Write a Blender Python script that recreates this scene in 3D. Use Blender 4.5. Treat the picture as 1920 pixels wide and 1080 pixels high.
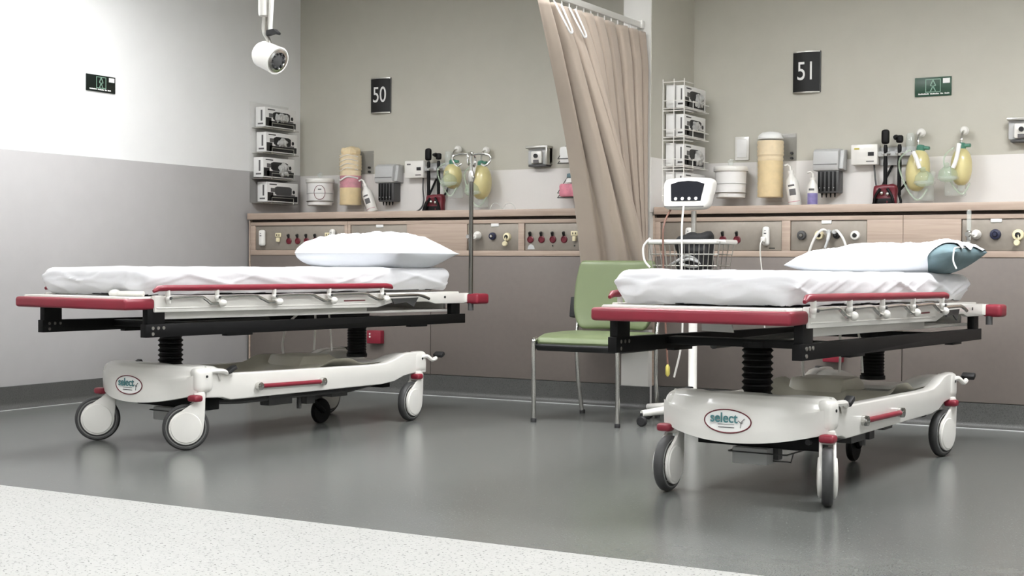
import bpy, bmesh, math, random
from mathutils import Vector, Matrix, noise

random.seed(7)
PI = math.pi
scene = bpy.context.scene
COL = scene.collection
for o in list(bpy.data.objects):
    bpy.data.objects.remove(o)

# ------------------------------------------------------------------ camera
YAW, PITCH, ROLL, FPX = 0.51678, -0.017756, 0.00597, 2664.96
cam_d = bpy.data.cameras.new('camera')
cam_d.sensor_width = 36.0
cam_d.lens = FPX / 1920 * 36.0
cam_d.clip_start = 0.05
cam = bpy.data.objects.new('camera', cam_d)
COL.objects.link(cam)
fw = Vector((-math.sin(YAW) * math.cos(PITCH), math.cos(YAW) * math.cos(PITCH), math.sin(PITCH)))
rt = Vector((math.cos(YAW), math.sin(YAW), 0))
up = rt.cross(fw)
r2 = math.cos(ROLL) * rt + math.sin(ROLL) * up
u2 = -math.sin(ROLL) * rt + math.cos(ROLL) * up
M = Matrix(((r2.x, u2.x, -fw.x, 0), (r2.y, u2.y, -fw.y, 0), (r2.z, u2.z, -fw.z, 0.85), (0, 0, 0, 1)))
cam.matrix_world = M
scene.camera = cam

# ------------------------------------------------------------------ world and exposure
world = bpy.data.worlds.new('world')
scene.world = world
world.use_nodes = True
world.node_tree.nodes['Background'].inputs[0].default_value = (0.8, 0.82, 0.85, 1)
world.node_tree.nodes['Background'].inputs[1].default_value = 0.3
vs = scene.view_settings
vs.view_transform = 'Standard'
vs.look = 'None'
vs.gamma = 1.0
vs.use_curve_mapping = False
vs.exposure = 0.0
LIGHT = 36.0            # strength of the ceiling light diffusers
CEIL = 2.90
# x, y, length x, length y, strength factor of each unseen ceiling light
LAMPS = [(-5.35, 5.5, 0.6, 1.2, 0.85), (-3.1, 5.6, 1.2, 0.6, 1.15), (-0.5, 6.0, 1.2, 0.6, 1.5),
         (-4.6, 2.3, 1.2, 0.6, 0.95), (-1.4, 2.3, 1.2, 0.6, 1.0), (1.5, 2.3, 1.2, 0.6, 1.0), (-1.4, -1.0, 1.2, 0.6, 1.0)]

# ------------------------------------------------------------------ materials
def lin(c):
    out = []
    for v in c[:3]:
        v = v / 255.0
        out.append(v / 12.92 if v <= 0.04045 else ((v + 0.055) / 1.055) ** 2.4)
    return (*out, 1.0)

def mat(name, rgb, rough=0.5, metal=0.0, vary=0.0, scale=20.0, bump=0.0, bscale=60.0, spec=0.5, coat=0.0, sheen=0.0):
    m = bpy.data.materials.new(name)
    m.use_nodes = True
    nt = m.node_tree
    b = nt.nodes['Principled BSDF']
    c = lin(rgb)
    b.inputs['Base Color'].default_value = c
    b.inputs['Roughness'].default_value = rough
    b.inputs['Metallic'].default_value = metal
    b.inputs['Specular IOR Level'].default_value = spec
    b.inputs['Coat Weight'].default_value = coat
    b.inputs['Sheen Weight'].default_value = sheen
    if vary or bump:
        tc = nt.nodes.new('ShaderNodeTexCoord')
    if vary:
        n = nt.nodes.new('ShaderNodeTexNoise')
        n.inputs['Scale'].default_value = scale
        n.inputs['Detail'].default_value = 5
        nt.links.new(tc.outputs['Object'], n.inputs['Vector'])
        r = nt.nodes.new('ShaderNodeValToRGB')
        r.color_ramp.elements[0].position = 0.3
        r.color_ramp.elements[1].position = 0.7
        r.color_ramp.elements[0].color = (*[max(0, v * (1 - vary)) for v in c[:3]], 1)
        r.color_ramp.elements[1].color = (*[min(1, v * (1 + vary)) for v in c[:3]], 1)
        nt.links.new(n.outputs['Fac'], r.inputs['Fac'])
        nt.links.new(r.outputs['Color'], b.inputs['Base Color'])
    if bump:
        n2 = nt.nodes.new('ShaderNodeTexNoise')
        n2.inputs['Scale'].default_value = bscale
        n2.inputs['Detail'].default_value = 3
        nt.links.new(tc.outputs['Object'], n2.inputs['Vector'])
        bp = nt.nodes.new('ShaderNodeBump')
        bp.inputs['Strength'].default_value = bump
        bp.inputs['Distance'].default_value = 0.01
        nt.links.new(n2.outputs['Fac'], bp.inputs['Height'])
        nt.links.new(bp.outputs['Normal'], b.inputs['Normal'])
    return m

def floor_mat(name, base, dark, light, rough, s1, d0, d1, l0=0.62, l1=0.75, mott=0.06, coat=0.0):
    m = bpy.data.materials.new(name)
    m.use_nodes = True
    nt = m.node_tree
    b = nt.nodes['Principled BSDF']
    tc = nt.nodes.new('ShaderNodeTexCoord')
    def nz(scale, detail=2):
        n = nt.nodes.new('ShaderNodeTexNoise')
        n.inputs['Scale'].default_value = scale
        n.inputs['Detail'].default_value = detail
        nt.links.new(tc.outputs['Object'], n.inputs['Vector'])
        return n.outputs['Fac']
    def ramp(src, p0, p1, c0=(0, 0, 0, 1), c1=(1, 1, 1, 1)):
        r = nt.nodes.new('ShaderNodeValToRGB')
        r.color_ramp.elements[0].position = p0
        r.color_ramp.elements[1].position = p1
        r.color_ramp.elements[0].color = c0
        r.color_ramp.elements[1].color = c1
        nt.links.new(src, r.inputs['Fac'])
        return r.outputs['Color']
    def mix(f, a, c):
        x = nt.nodes.new('ShaderNodeMix')
        x.data_type = 'RGBA'
        nt.links.new(f, x.inputs['Factor'])
        for s, v in ((x.inputs[6], a), (x.inputs[7], c)):
            if isinstance(v, tuple):
                s.default_value = v
            else:
                nt.links.new(v, s)
        return x.outputs[2]
    bl = lin(base)
    c = ramp(nz(14, 5), 0.3, 0.7, (*[v * (1 - mott) for v in bl[:3]], 1), (*[v * (1 + mott) for v in bl[:3]], 1))
    c = mix(ramp(nz(s1 * 0.8), l0, l1), c, lin(light))
    c = mix(ramp(nz(s1, 3), d0, d1), lin(dark), c)
    nt.links.new(c, b.inputs['Base Color'])
    b.inputs['Roughness'].default_value = rough
    b.inputs['Coat Weight'].default_value = coat
    b.inputs['Coat Roughness'].default_value = 0.18
    return m

def wood_mat(name, a, c):
    m = bpy.data.materials.new(name)
    m.use_nodes = True
    nt = m.node_tree
    b = nt.nodes['Principled BSDF']
    tc = nt.nodes.new('ShaderNodeTexCoord')
    mp = nt.nodes.new('ShaderNodeMapping')
    mp.inputs['Scale'].default_value = (1.2, 14, 26)
    nt.links.new(tc.outputs['Object'], mp.inputs['Vector'])
    n = nt.nodes.new('ShaderNodeTexNoise')
    n.inputs['Scale'].default_value = 2.5
    n.inputs['Detail'].default_value = 6
    n.inputs['Distortion'].default_value = 0.6
    nt.links.new(mp.outputs['Vector'], n.inputs['Vector'])
    r = nt.nodes.new('ShaderNodeValToRGB')
    r.color_ramp.elements[0].position = 0.3
    r.color_ramp.elements[1].position = 0.7
    r.color_ramp.elements[0].color = lin(a)
    r.color_ramp.elements[1].color = lin(c)
    nt.links.new(n.outputs['Fac'], r.inputs['Fac'])
    nt.links.new(r.outputs['Color'], b.inputs['Base Color'])
    b.inputs['Roughness'].default_value = 0.42
    return m

def clear_mat(name, rgb, alpha, rough=0.15):
    m = bpy.data.materials.new(name)
    m.use_nodes = True
    nt = m.node_tree
    b = nt.nodes['Principled BSDF']
    b.inputs['Base Color'].default_value = lin(rgb)
    b.inputs['Roughness'].default_value = rough
    b.inputs['Alpha'].default_value = alpha
    return m

def glow_mat(name, rgb, s):
    m = bpy.data.materials.new(name)
    m.use_nodes = True
    b = m.node_tree.nodes['Principled BSDF']
    b.inputs['Base Color'].default_value = lin(rgb)
    b.inputs['Emission Color'].default_value = lin(rgb)
    b.inputs['Emission Strength'].default_value = s
    return m

MT = dict(
    wall_white=mat('wall_white', (232, 232, 230), 0.6, vary=0.012, scale=6, bump=0.02, bscale=220),
    wall_dado=mat('wall_dado', (180, 178, 177), 0.5, vary=0.02, scale=9),
    wall_beige=mat('wall_beige', (186, 183, 171), 0.65, vary=0.02, scale=8, bump=0.02, bscale=220),
    wall_nib=mat('wall_nib', (206, 204, 198), 0.6, vary=0.015, scale=8),
    splash=mat('splash', (222, 219, 215), 0.4, vary=0.012, scale=7),
    ceiling=mat('ceiling', (225, 225, 222), 0.8, vary=0.02, scale=5),
    floor=floor_mat('vinyl_grey', (102, 104, 101), (76, 78, 75), (130, 132, 127), 0.24, 170, 0.38, 0.44),
    corridor=floor_mat('vinyl_white', (164, 164, 160), (58, 56, 53), (178, 178, 174), 0.45, 95, 0.34, 0.40, mott=0.03),
    skirting=floor_mat('vinyl_dark', (78, 78, 76), (60, 60, 58), (98, 98, 95), 0.45, 200, 0.36, 0.46),
    wood=wood_mat('pale_wood', (162, 143, 129), (178, 160, 145)),
    gap=mat('shadow_gap', (70, 58, 50), 0.8, vary=0.05),
    laminate=mat('laminate_taupe', (112, 104, 98), 0.45, vary=0.03, scale=30),
    plate=mat('brushed_plate', (150, 142, 132), 0.38, metal=0.35, vary=0.04, scale=40),
    white=mat('white_plastic', (226, 224, 218), 0.28, vary=0.012, scale=12, coat=0.3),
    white_matt=mat('white_matt', (230, 229, 226), 0.5, vary=0.01, scale=20),
    tub=mat('tub_plastic', (188, 184, 170), 0.4, vary=0.05, scale=9),
    grey=mat('grey_plastic', (186, 187, 186), 0.4, vary=0.015, scale=20),
    dgrey=mat('dark_grey', (70, 70, 70), 0.5, vary=0.06, scale=20),
    nylon=mat('black_nylon', (20, 20, 21), 0.75, vary=0.1, scale=20),
    black=mat('black_steel', (6, 6, 7), 0.5, vary=0.08, scale=20, spec=0.25),
    rubber=mat('black_rubber', (28, 28, 29), 0.6, vary=0.1, scale=30),
    tyre=mat('tyre_rubber', (58, 58, 58), 0.55, vary=0.06, scale=30),
    tyre_ring=mat('tyre_ring', (120, 120, 118), 0.45, vary=0.05, scale=30),
    red=mat('maroon_plastic', (128, 32, 48), 0.42, vary=0.04, scale=12),
    redbox=mat('red_plastic', (100, 24, 36), 0.4, vary=0.05, scale=15),
    pole=mat('pole_steel', (120, 118, 114), 0.16, metal=1.0, vary=0.03, scale=10),
    chrome=mat('chrome', (205, 204, 200), 0.18, metal=1.0, vary=0.02, scale=10),
    steel=mat('brushed_steel', (186, 184, 178), 0.32, metal=0.9, vary=0.04, scale=25),
    sheet=mat('white_sheet', (206, 206, 208), 0.85, vary=0.01, scale=6, bump=0.25, bscale=10, sheen=0.1),
    core=mat('mattress_vinyl', (120, 120, 122), 0.6, vary=0.06, scale=10),
    pillow=mat('pillow_case', (208, 211, 215), 0.85, vary=0.01, scale=6, bump=0.15, bscale=9, sheen=0.1),
    teal=mat('teal_cloth', (102, 124, 130), 0.8, vary=0.12, scale=16),
    green=mat('green_vinyl', (106, 117, 84), 0.42, vary=0.02, scale=14, bump=0.03, bscale=300),
    curtain=mat('curtain_cloth', (168, 154, 140), 0.9, vary=0.03, scale=7, bump=0.04, bscale=240, sheen=0.2),
    yellow=mat('yellow_paper', (222, 198, 146), 0.7, vary=0.08, scale=30),
    yellow_pale=mat('pale_yellow', (232, 212, 172), 0.7, vary=0.06, scale=40),
    pink=mat('pink_paper', (206, 130, 146), 0.7, vary=0.2, scale=30),
    bag=mat('yellow_bag', (206, 196, 142), 0.3, vary=0.08, scale=12, coat=0.3),
    green_cap=mat('green_valve', (70, 122, 104), 0.35, vary=0.1, scale=25),
    clear=clear_mat('clear_plastic', (225, 232, 226), 0.28, 0.12),
    clear_green=clear_mat('clear_green', (188, 208, 184), 0.38, 0.12),
    clear_holder=clear_mat('clear_holder', (236, 234, 228), 0.14, 0.08),
    sign_black=mat('sign_black', (7, 7, 7), 0.6, vary=0.05, scale=15),
    sign_white=mat('sign_white', (235, 235, 232), 0.5, vary=0.01, scale=15),
    sign_green=mat('sign_green', (20, 62, 42), 0.35, vary=0.1, scale=12),
    sign_dkgreen=mat('sign_dark_green', (8, 18, 14), 0.35, vary=0.1, scale=12),
    sign_mint=mat('sign_mint', (128, 160, 142), 0.5, vary=0.05, scale=12),
    blue=mat('navy_knob', (34, 38, 62), 0.3, vary=0.08, scale=25),
    cream=mat('cream_plastic', (222, 212, 176), 0.35, vary=0.03, scale=25),
    purple=mat('purple_label', (124, 116, 164), 0.5, vary=0.12, scale=40),
    teal_ink=mat('teal_ink', (66, 118, 122), 0.5, vary=0.03, scale=20),
    ink=mat('grey_ink', (96, 94, 94), 0.6, vary=0.05, scale=30),
    print_black=mat('print_black', (22, 22, 23), 0.45, vary=0.1, scale=30),
    glove=mat('grey_glove', (176, 176, 172), 0.6, vary=0.15, scale=40),
    screen=mat('dark_screen', (18, 20, 28), 0.15, vary=0.05, scale=10),
    amber=mat('amber_label', (190, 178, 90), 0.5, vary=0.05, scale=20),
    brown_wire=mat('brown_cable', (120, 88, 76), 0.5, vary=0.05, scale=20),
)
for f in sorted({l[4] for l in LAMPS}):
    MT['lamp_%g' % f] = glow_mat('lamp_diffuser_%g' % f, (252, 253, 255), LIGHT * f)

# ------------------------------------------------------------------ mesh helpers
class G:
    def __init__(s):
        s.v, s.f = [], []

    def add(s, v, f):
        n = len(s.v)
        s.v += [tuple(p) for p in v]
        s.f += [tuple(i + n for i in q) for q in f]
        return s

    def box(s, x0, x1, y0, y1, z0, z1):
        v = [(x, y, z) for z in (z0, z1) for y in (y0, y1) for x in (x0, x1)]
        return s.add(v, [(0, 2, 3, 1), (4, 5, 7, 6), (0, 1, 5, 4), (2, 6, 7, 3), (0, 4, 6, 2), (1, 3, 7, 5)])

    def cbox(s, c, d, rot=None):
        v = []
        for z in (-.5, .5):
            for y in (-.5, .5):
                for x in (-.5, .5):
                    p = Vector((x * d[0], y * d[1], z * d[2]))
                    if rot is not None:
                        p = rot @ p
                    v.append(p + Vector(c))
        return s.add(v, [(0, 2, 3, 1), (4, 5, 7, 6), (0, 1, 5, 4), (2, 6, 7, 3), (0, 4, 6, 2), (1, 3, 7, 5)])

    def lathe(s, prof, c=(0, 0, 0), axis='z', n=24, cap=True, rot=None):
        """prof: (radius, height) pairs along the axis"""
        v, f = [], []
        for r, h in prof:
            for i in range(n):
                a = 2 * PI * i / n
                p = Vector((r * math.cos(a), r * math.sin(a), h))
                if axis == 'x':
                    p = Vector((p.z, p.x, p.y))
                elif axis == 'y':
                    p = Vector((p.y, p.z, p.x))
                elif axis == '-y':
                    p = Vector((p.x, -p.z, p.y))
                if rot is not None:
                    p = rot @ p
                v.append(p + Vector(c))
        for k in range(len(prof) - 1):
            for i in range(n):
                j = (i + 1) % n
                f.append((k * n + i, k * n + j, (k + 1) * n + j, (k + 1) * n + i))
        if cap:
            f.append(tuple(reversed(range(n))))
            f.append(tuple(range((len(prof) - 1) * n, len(prof) * n)))
        return s.add(v, f)

    def cyl(s, p0, p1, r0, r1=None, n=14):
        r1 = r0 if r1 is None else r1
        return s.tube([p0, p1], [r0, r1], n)

    def tube(s, pts, r, n=10, closed=False):
        pts = [Vector(p) for p in pts]
        m = len(pts)
        rs = r if isinstance(r, (list, tuple)) else [r] * m
        v, f = [], []
        nrm = None
        for i, p in enumerate(pts):
            a = pts[(i - 1) % m] if (closed or i > 0) else p
            b = pts[(i + 1) % m] if (closed or i < m - 1) else p
            t = (b - a).normalized()
            if nrm is None:
                nrm = t.orthogonal().normalized()
            else:
                nrm = (nrm - t * nrm.dot(t))
                nrm = nrm.normalized() if nrm.length > 1e-6 else t.orthogonal().normalized()
            bi = t.cross(nrm)
            for k in range(n):
                a2 = 2 * PI * k / n
                v.append(p + (nrm * math.cos(a2) + bi * math.sin(a2)) * rs[i])
        segs = m if closed else m - 1
        for i in range(segs):
            i2 = (i + 1) % m
            for k in range(n):
                k2 = (k + 1) % n
                f.append((i * n + k, i * n + k2, i2 * n + k2, i2 * n + k))
        if not closed:
            f.append(tuple(reversed(range(n))))
            f.append(tuple(range((m - 1) * n, m * n)))
        return s.add(v, f)

    def prism(s, poly, axis, lo, hi):
        """poly in the plane of the two other axes (x: (y,z), y: (x,z), z: (x,y))"""
        def mk(p, h):
            return {'x': (h, p[0], p[1]), 'y': (p[0], h, p[1]), 'z': (p[0], p[1], h)}[axis]
        n = len(poly)
        v = [mk(p, lo) for p in poly] + [mk(p, hi) for p in poly]
        f = [tuple(reversed(range(n))), tuple(range(n, 2 * n))]
        for i in range(n):
            j = (i + 1) % n
            f.append((i, j, n + j, n + i))
        return s.add(v, f)

    def grid(s, fn, nu, nv):
        v = [fn(i / nu, j / nv) for j in range(nv + 1) for i in range(nu + 1)]
        w = nu + 1
        f = [(j * w + i, j * w + i + 1, (j + 1) * w + i + 1, (j + 1) * w + i) for j in range(nv) for i in range(nu)]
        return s.add(v, f)

    def ball(s, c, r, n=14, m=8, rot=None):
        if not isinstance(r, (tuple, list)):
            r = (r, r, r)
        v, f = [], []
        for j in range(m + 1):
            t = PI * j / m
            for i in range(n):
                a = 2 * PI * i / n
                p = Vector((r[0] * math.sin(t) * math.cos(a), r[1] * math.sin(t) * math.sin(a), r[2] * math.cos(t)))
                if rot is not None:
                    p = rot @ p
                v.append(p + Vector(c))
        for j in range(m):
            for i in range(n):
                k = (i + 1) % n
                f.append((j * n + i, (j + 1) * n + i, (j + 1) * n + k, j * n + k))
        return s.add(v, f)

    def torus(s, c, R, r, axis='y', n=28, m=10, sy=1.0):
        v, f = [], []
        for i in range(n):
            a = 2 * PI * i / n
            for k in range(m):
                b = 2 * PI * k / m
                x, y, h = (R + r * math.cos(b)) * math.cos(a), (R + r * math.cos(b)) * math.sin(a), r * sy * math.sin(b)
                p = {'z': (x, y, h), 'y': (x, h, y), 'x': (h, x, y)}[axis]
                v.append(Vector(p) + Vector(c))
        for i in range(n):
            for k in range(m):
                i2, k2 = (i + 1) % n, (k + 1) % m
                f.append((i * m + k, i2 * m + k, i2 * m + k2, i * m + k2))
        return s.add(v, f)

    def rbox(s, c, size, r, step, disp=None, drop=None):
        """rounded box; disp(p, n) returns a moved point; drop(p) cuts a face away"""
        hx, hy, hz = [d / 2 for d in size]
        bm = bmesh.new()
        def face(ax, sg):
            o = [i for i in range(3) if i != ax]
            h = (hx, hy, hz)
            st = step if isinstance(step, tuple) else (step,) * 3
            na = max(2, int(round(2 * h[o[0]] / st[o[0]])))
            nb = max(2, int(round(2 * h[o[1]] / st[o[1]])))
            def sp(i, n, hh):      # denser near the rounded borders
                return hh * math.sin((i / n - .5) * PI) * .35 + .65 * (2 * hh * (i / n) - hh)
            vs_ = []
            for j in range(nb + 1):
                for i in range(na + 1):
                    p = [0, 0, 0]
                    p[ax] = sg * h[ax]
                    p[o[0]] = sp(i, na, h[o[0]])
                    p[o[1]] = sp(j, nb, h[o[1]])
                    vs_.append(bm.verts.new(p))
            for j in range(nb):
                for i in range(na):
                    q = [vs_[j * (na + 1) + i], vs_[j * (na + 1) + i + 1], vs_[(j + 1) * (na + 1) + i + 1], vs_[(j + 1) * (na + 1) + i]]
                    bm.faces.new(q)
        for ax in range(3):
            for sg in (-1, 1):
                face(ax, sg)
        bmesh.ops.remove_doubles(bm, verts=bm.verts, dist=1e-5)
        bmesh.ops.recalc_face_normals(bm, faces=bm.faces)
        rz = min(r, hz, hx, hy)
        for v in bm.verts:
            q = Vector((max(-hx + rz, min(hx - rz, v.co.x)), max(-hy + rz, min(hy - rz, v.co.y)), max(-hz + rz, min(hz - rz, v.co.z))))
            d = v.co - q
            nn = d.normalized() if d.length > 1e-9 else Vector((0, 0, 1))
            p = q + nn * rz
            if disp:
                p = disp(p, nn)
            v.co = p
        if drop:
            kill = [f for f in bm.faces if drop(f.calc_center_median())]
            bmesh.ops.delete(bm, geom=kill, context='FACES')
        for v in bm.verts:
            v.co += Vector(c)
        bm.verts.index_update()
        s.add([v.co.copy() for v in bm.verts], [[v.index for v in f.verts] for f in bm.faces])
        bm.free()
        return s

def build(name, g, m, parent=None, bevel=0.0, seg=2, ang=38, loc=None, rotz=0.0):
    me = bpy.data.meshes.new(name)
    me.from_pydata(g.v, [], g.f)
    if bevel:
        bm = bmesh.new()
        bm.from_mesh(me)
        bmesh.ops.recalc_face_normals(bm, faces=bm.faces)
        es = [e for e in bm.edges if len(e.link_faces) == 2 and e.calc_face_angle(0) > math.radians(35)]
        bmesh.ops.bevel(bm, geom=es, offset=bevel, segments=seg, affect='EDGES', profile=0.5, clamp_overlap=True)
        bm.to_mesh(me)
        bm.free()
    else:
        bm = bmesh.new()
        bm.from_mesh(me)
        bmesh.ops.recalc_face_normals(bm, faces=bm.faces)
        bm.to_mesh(me)
        bm.free()
    me.polygons.foreach_set('use_smooth', [True] * len(me.polygons))
    me.set_sharp_from_angle(angle=math.radians(ang))
    me.materials.append(MT[m] if isinstance(m, str) else m)
    o = bpy.data.objects.new(name, me)
    COL.objects.link(o)
    if parent is not None:
        o.parent = parent
    if loc is not None:
        o.location = loc
    o.rotation_euler.z = rotz
    return o

def tag(o, label, cat, group=None):
    o['label'] = label
    o['category'] = cat
    if group:
        o['group'] = group
    return o

def thing(name, label, cat, loc=(0, 0, 0), rotz=0.0, group=None):
    o = bpy.data.objects.new(name, None)
    COL.objects.link(o)
    o.empty_display_size = 0.1
    o.location = loc
    o.rotation_euler.z = rotz
    return tag(o, label, cat, group)

def struct(name, g, m, parent=None, bevel=0.0):
    o = build(name, g, m, parent, bevel)
    if parent is None:
        o['kind'] = 'structure'
    return o

def dup(root, loc, rotz=None, label=None):
    r = root.copy()
    COL.objects.link(r)
    r.location = loc
    if rotz is not None:
        r.rotation_euler.z = rotz
    if label:
        r['label'] = label
    def rec(a, b):
        for ch in list(a.children):
            if ch == b:
                continue
            c = ch.copy()
            COL.objects.link(c)
            c.parent = b
            rec(ch, c)
    rec(root, r)
    return r

def text(name, s, size, m, parent, loc, sx=1.0, rot=(PI / 2, 0, 0), ext=0.0008, bold=0.0):
    cu = bpy.data.curves.new(name, 'FONT')
    cu.body = s
    cu.size = size
    cu.align_x = 'CENTER'
    cu.align_y = 'CENTER'
    cu.extrude = ext
    cu.offset = bold
    t = bpy.data.objects.new(name + '_tmp', cu)
    COL.objects.link(t)
    dg = bpy.context.evaluated_depsgraph_get()
    me = bpy.data.meshes.new_from_object(t.evaluated_get(dg))
    bpy.data.objects.remove(t)
    me.materials.clear()
    me.materials.append(MT[m])
    me.transform(Matrix.Diagonal((sx, 1, 1, 1)))
    o = bpy.data.objects.new(name, me)
    COL.objects.link(o)
    o.parent = parent
    o.location = loc
    o.rotation_euler = rot
    return o

def ring(n, r, a0=0.0):
    return [(r * math.cos(a0 + 2 * PI * i / n), r * math.sin(a0 + 2 * PI * i / n)) for i in range(n)]

def smooth(pts, k=6):
    """Catmull-Rom through the points"""
    pts = [Vector(p) for p in pts]
    out = []
    for i in range(len(pts) - 1):
        p0 = pts[max(i - 1, 0)]
        p1, p2 = pts[i], pts[i + 1]
        p3 = pts[min(i + 2, len(pts) - 1)]
        for j in range(k):
            t = j / k
            out.append(0.5 * ((2 * p1) + (p2 - p0) * t + (2 * p0 - 5 * p1 + 4 * p2 - p3) * t * t + (3 * p1 - p0 - 3 * p2 + p3) * t ** 3))
    out.append(pts[-1])
    return out

# ------------------------------------------------------------------ the room
LW, BW, CF = -6.47, 8.25, 7.65       # left wall, back wall, front of the headwall casing
XR, YF = 2.6, -2.6                   # right wall, wall behind the viewer
struct('floor', G().box(LW, XR, 3.70, BW, -0.06, 0.0), 'floor')
struct('floor_corridor', G().box(LW, XR, YF, 3.70, -0.06, 0.0), 'corridor')
struct('ceiling', G().box(LW - .1, XR + .1, YF - .1, BW + .1, CEIL, CEIL + .1), 'ceiling')
struct('wall_left', G().box(LW - .12, LW, YF - .1, BW + .1, -0.06, CEIL), 'wall_white')
struct('wall_back', G().box(LW, XR, BW, BW + .12, -0.06, CEIL), 'wall_beige')
struct('wall_right', G().box(XR, XR + .12, YF, BW, -0.06, CEIL), 'wall_white')
struct('wall_front', G().box(LW, XR, YF - .12, YF, -0.06, CEIL), 'wall_white')
NX0, NX1, NY = -3.575, -3.40, 7.60   # the short dividing wall between the two bays
struct('wall_divider', G().box(NX0, NX1, NY, BW, 0, CEIL), 'wall_nib')
# beige paint on the side of the dividing wall that faces bay 51
struct('trim_1', G().box(NX1, NX1 + .003, NY + .004, BW, 1.47, CEIL), 'wall_beige')
# dado panel of the left wall
struct('trim_2', G().box(LW, LW + .006, YF, BW, 0.13, 1.475), 'wall_dado', bevel=.002)
# white splashbacks above the ledges
struct('trim_3', G().box(LW + .006, NX0, BW - .006, BW, 1.15, 1.47), 'splash')
struct('trim_4', G().box(NX1 + .006, XR, BW - .006, BW, 1.15, 1.47), 'splash')
struct('trim_5', G().box(NX1, NX1 + .006, NY + .004, BW - .006, 1.15, 1.47), 'splash')
def cove(axis_len0, axis_len1, h=.132, t=.014, r=.035):
    prof = [(0, 0), (0, h), (-t, h - .002), (-t, r)]
    for i in range(1, 7):
        a = PI / 2 * i / 6
        prof.append((-t - r * (1 - math.cos(a)), r - r * math.sin(a) + .0015))
    prof.append((-t - r, 0))
    return prof
g = G().prism([(LW - p[0], p[1]) for p in cove(0, 1)], 'y', YF, CF)
struct('baseboard_left', g, 'skirting')
g = G().prism([(CF + .012 + p[0], p[1]) for p in cove(0, 1)], 'x', LW, NX0)
g.prism([(CF + .012 + p[0], p[1]) for p in cove(0, 1)], 'x', NX1, XR)
g.prism([(NY + p[0], p[1]) for p in cove(0, 1)], 'x', NX0 - .01, NX1 + .01)
struct('baseboard_back', g, 'skirting')

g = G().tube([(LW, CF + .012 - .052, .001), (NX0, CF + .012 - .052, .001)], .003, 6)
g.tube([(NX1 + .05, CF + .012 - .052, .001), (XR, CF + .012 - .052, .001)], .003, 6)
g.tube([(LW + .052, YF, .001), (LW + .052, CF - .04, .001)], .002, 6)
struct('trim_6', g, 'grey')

# unseen ceiling lights; those over the corridor and behind the viewer are added fill
for i, (x, y, lx, ly, s) in enumerate(LAMPS):
    t = thing('unseen_ceiling_light', 'unseen ceiling light panel number %s in the list' % ['one', 'two', 'three', 'four', 'five', 'six', 'seven'][i], 'ceiling light', (x, y, CEIL))
    t['label'] = ['flat ceiling light beside the white left wall', 'flat ceiling light between the two beds', 'flat ceiling light nearest the right wall, above the casing',
                  'added fill light over the left corridor', 'added fill light over the middle corridor', 'added fill light over the right corridor', 'added fill light behind the viewer'][i]
    t['group'] = 'flat ceiling lights'
    f = G()
    f.box(-lx / 2 - .03, lx / 2 + .03, -ly / 2 - .03, -ly / 2, -.08, 0).box(-lx / 2 - .03, lx / 2 + .03, ly / 2, ly / 2 + .03, -.08, 0)
    f.box(-lx / 2 - .03, -lx / 2, -ly / 2, ly / 2, -.08, 0).box(lx / 2, lx / 2 + .03, -ly / 2, ly / 2, -.08, 0)
    build('light_frame', f, 'white_matt', t)  # skirt depth shaped to cut light on the upper walls
    build('diffuser', G().box(-lx / 2, lx / 2, -ly / 2, ly / 2, -.012, -.002), 'lamp_%g' % s, t)

# ------------------------------------------------------------------ headwall casings
def outlet_red(parent, x, z, y):
    o = build('red_outlet', G().lathe([(.022, 0), (.022, .005), (.017, .008), (.016, .004)], (x, y, z - .016), '-y', 18), 'redbox', parent)
    g2 = G().cbox((x - .002, y - .006, z + .018), (.012, .016, .024), Matrix.Rotation(.5, 3, 'X'))
    build('outlet_switch', g2, 'print_black', parent)
    return o

def outlet_gas(parent, x, z, y, m, inner='print_black', r=.026):
    build('gas_outlet', G().lathe([(r, 0), (r, .012), (r * .86, .02), (r * .5, .022), (r * .45, .012)], (x, y, z), '-y', 22), m, parent)
    build('outlet_core', G().lathe([(r * .42, .010), (r * .42, .026), (r * .3, .03)], (x, y, z), '-y', 14), inner, parent)

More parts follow.
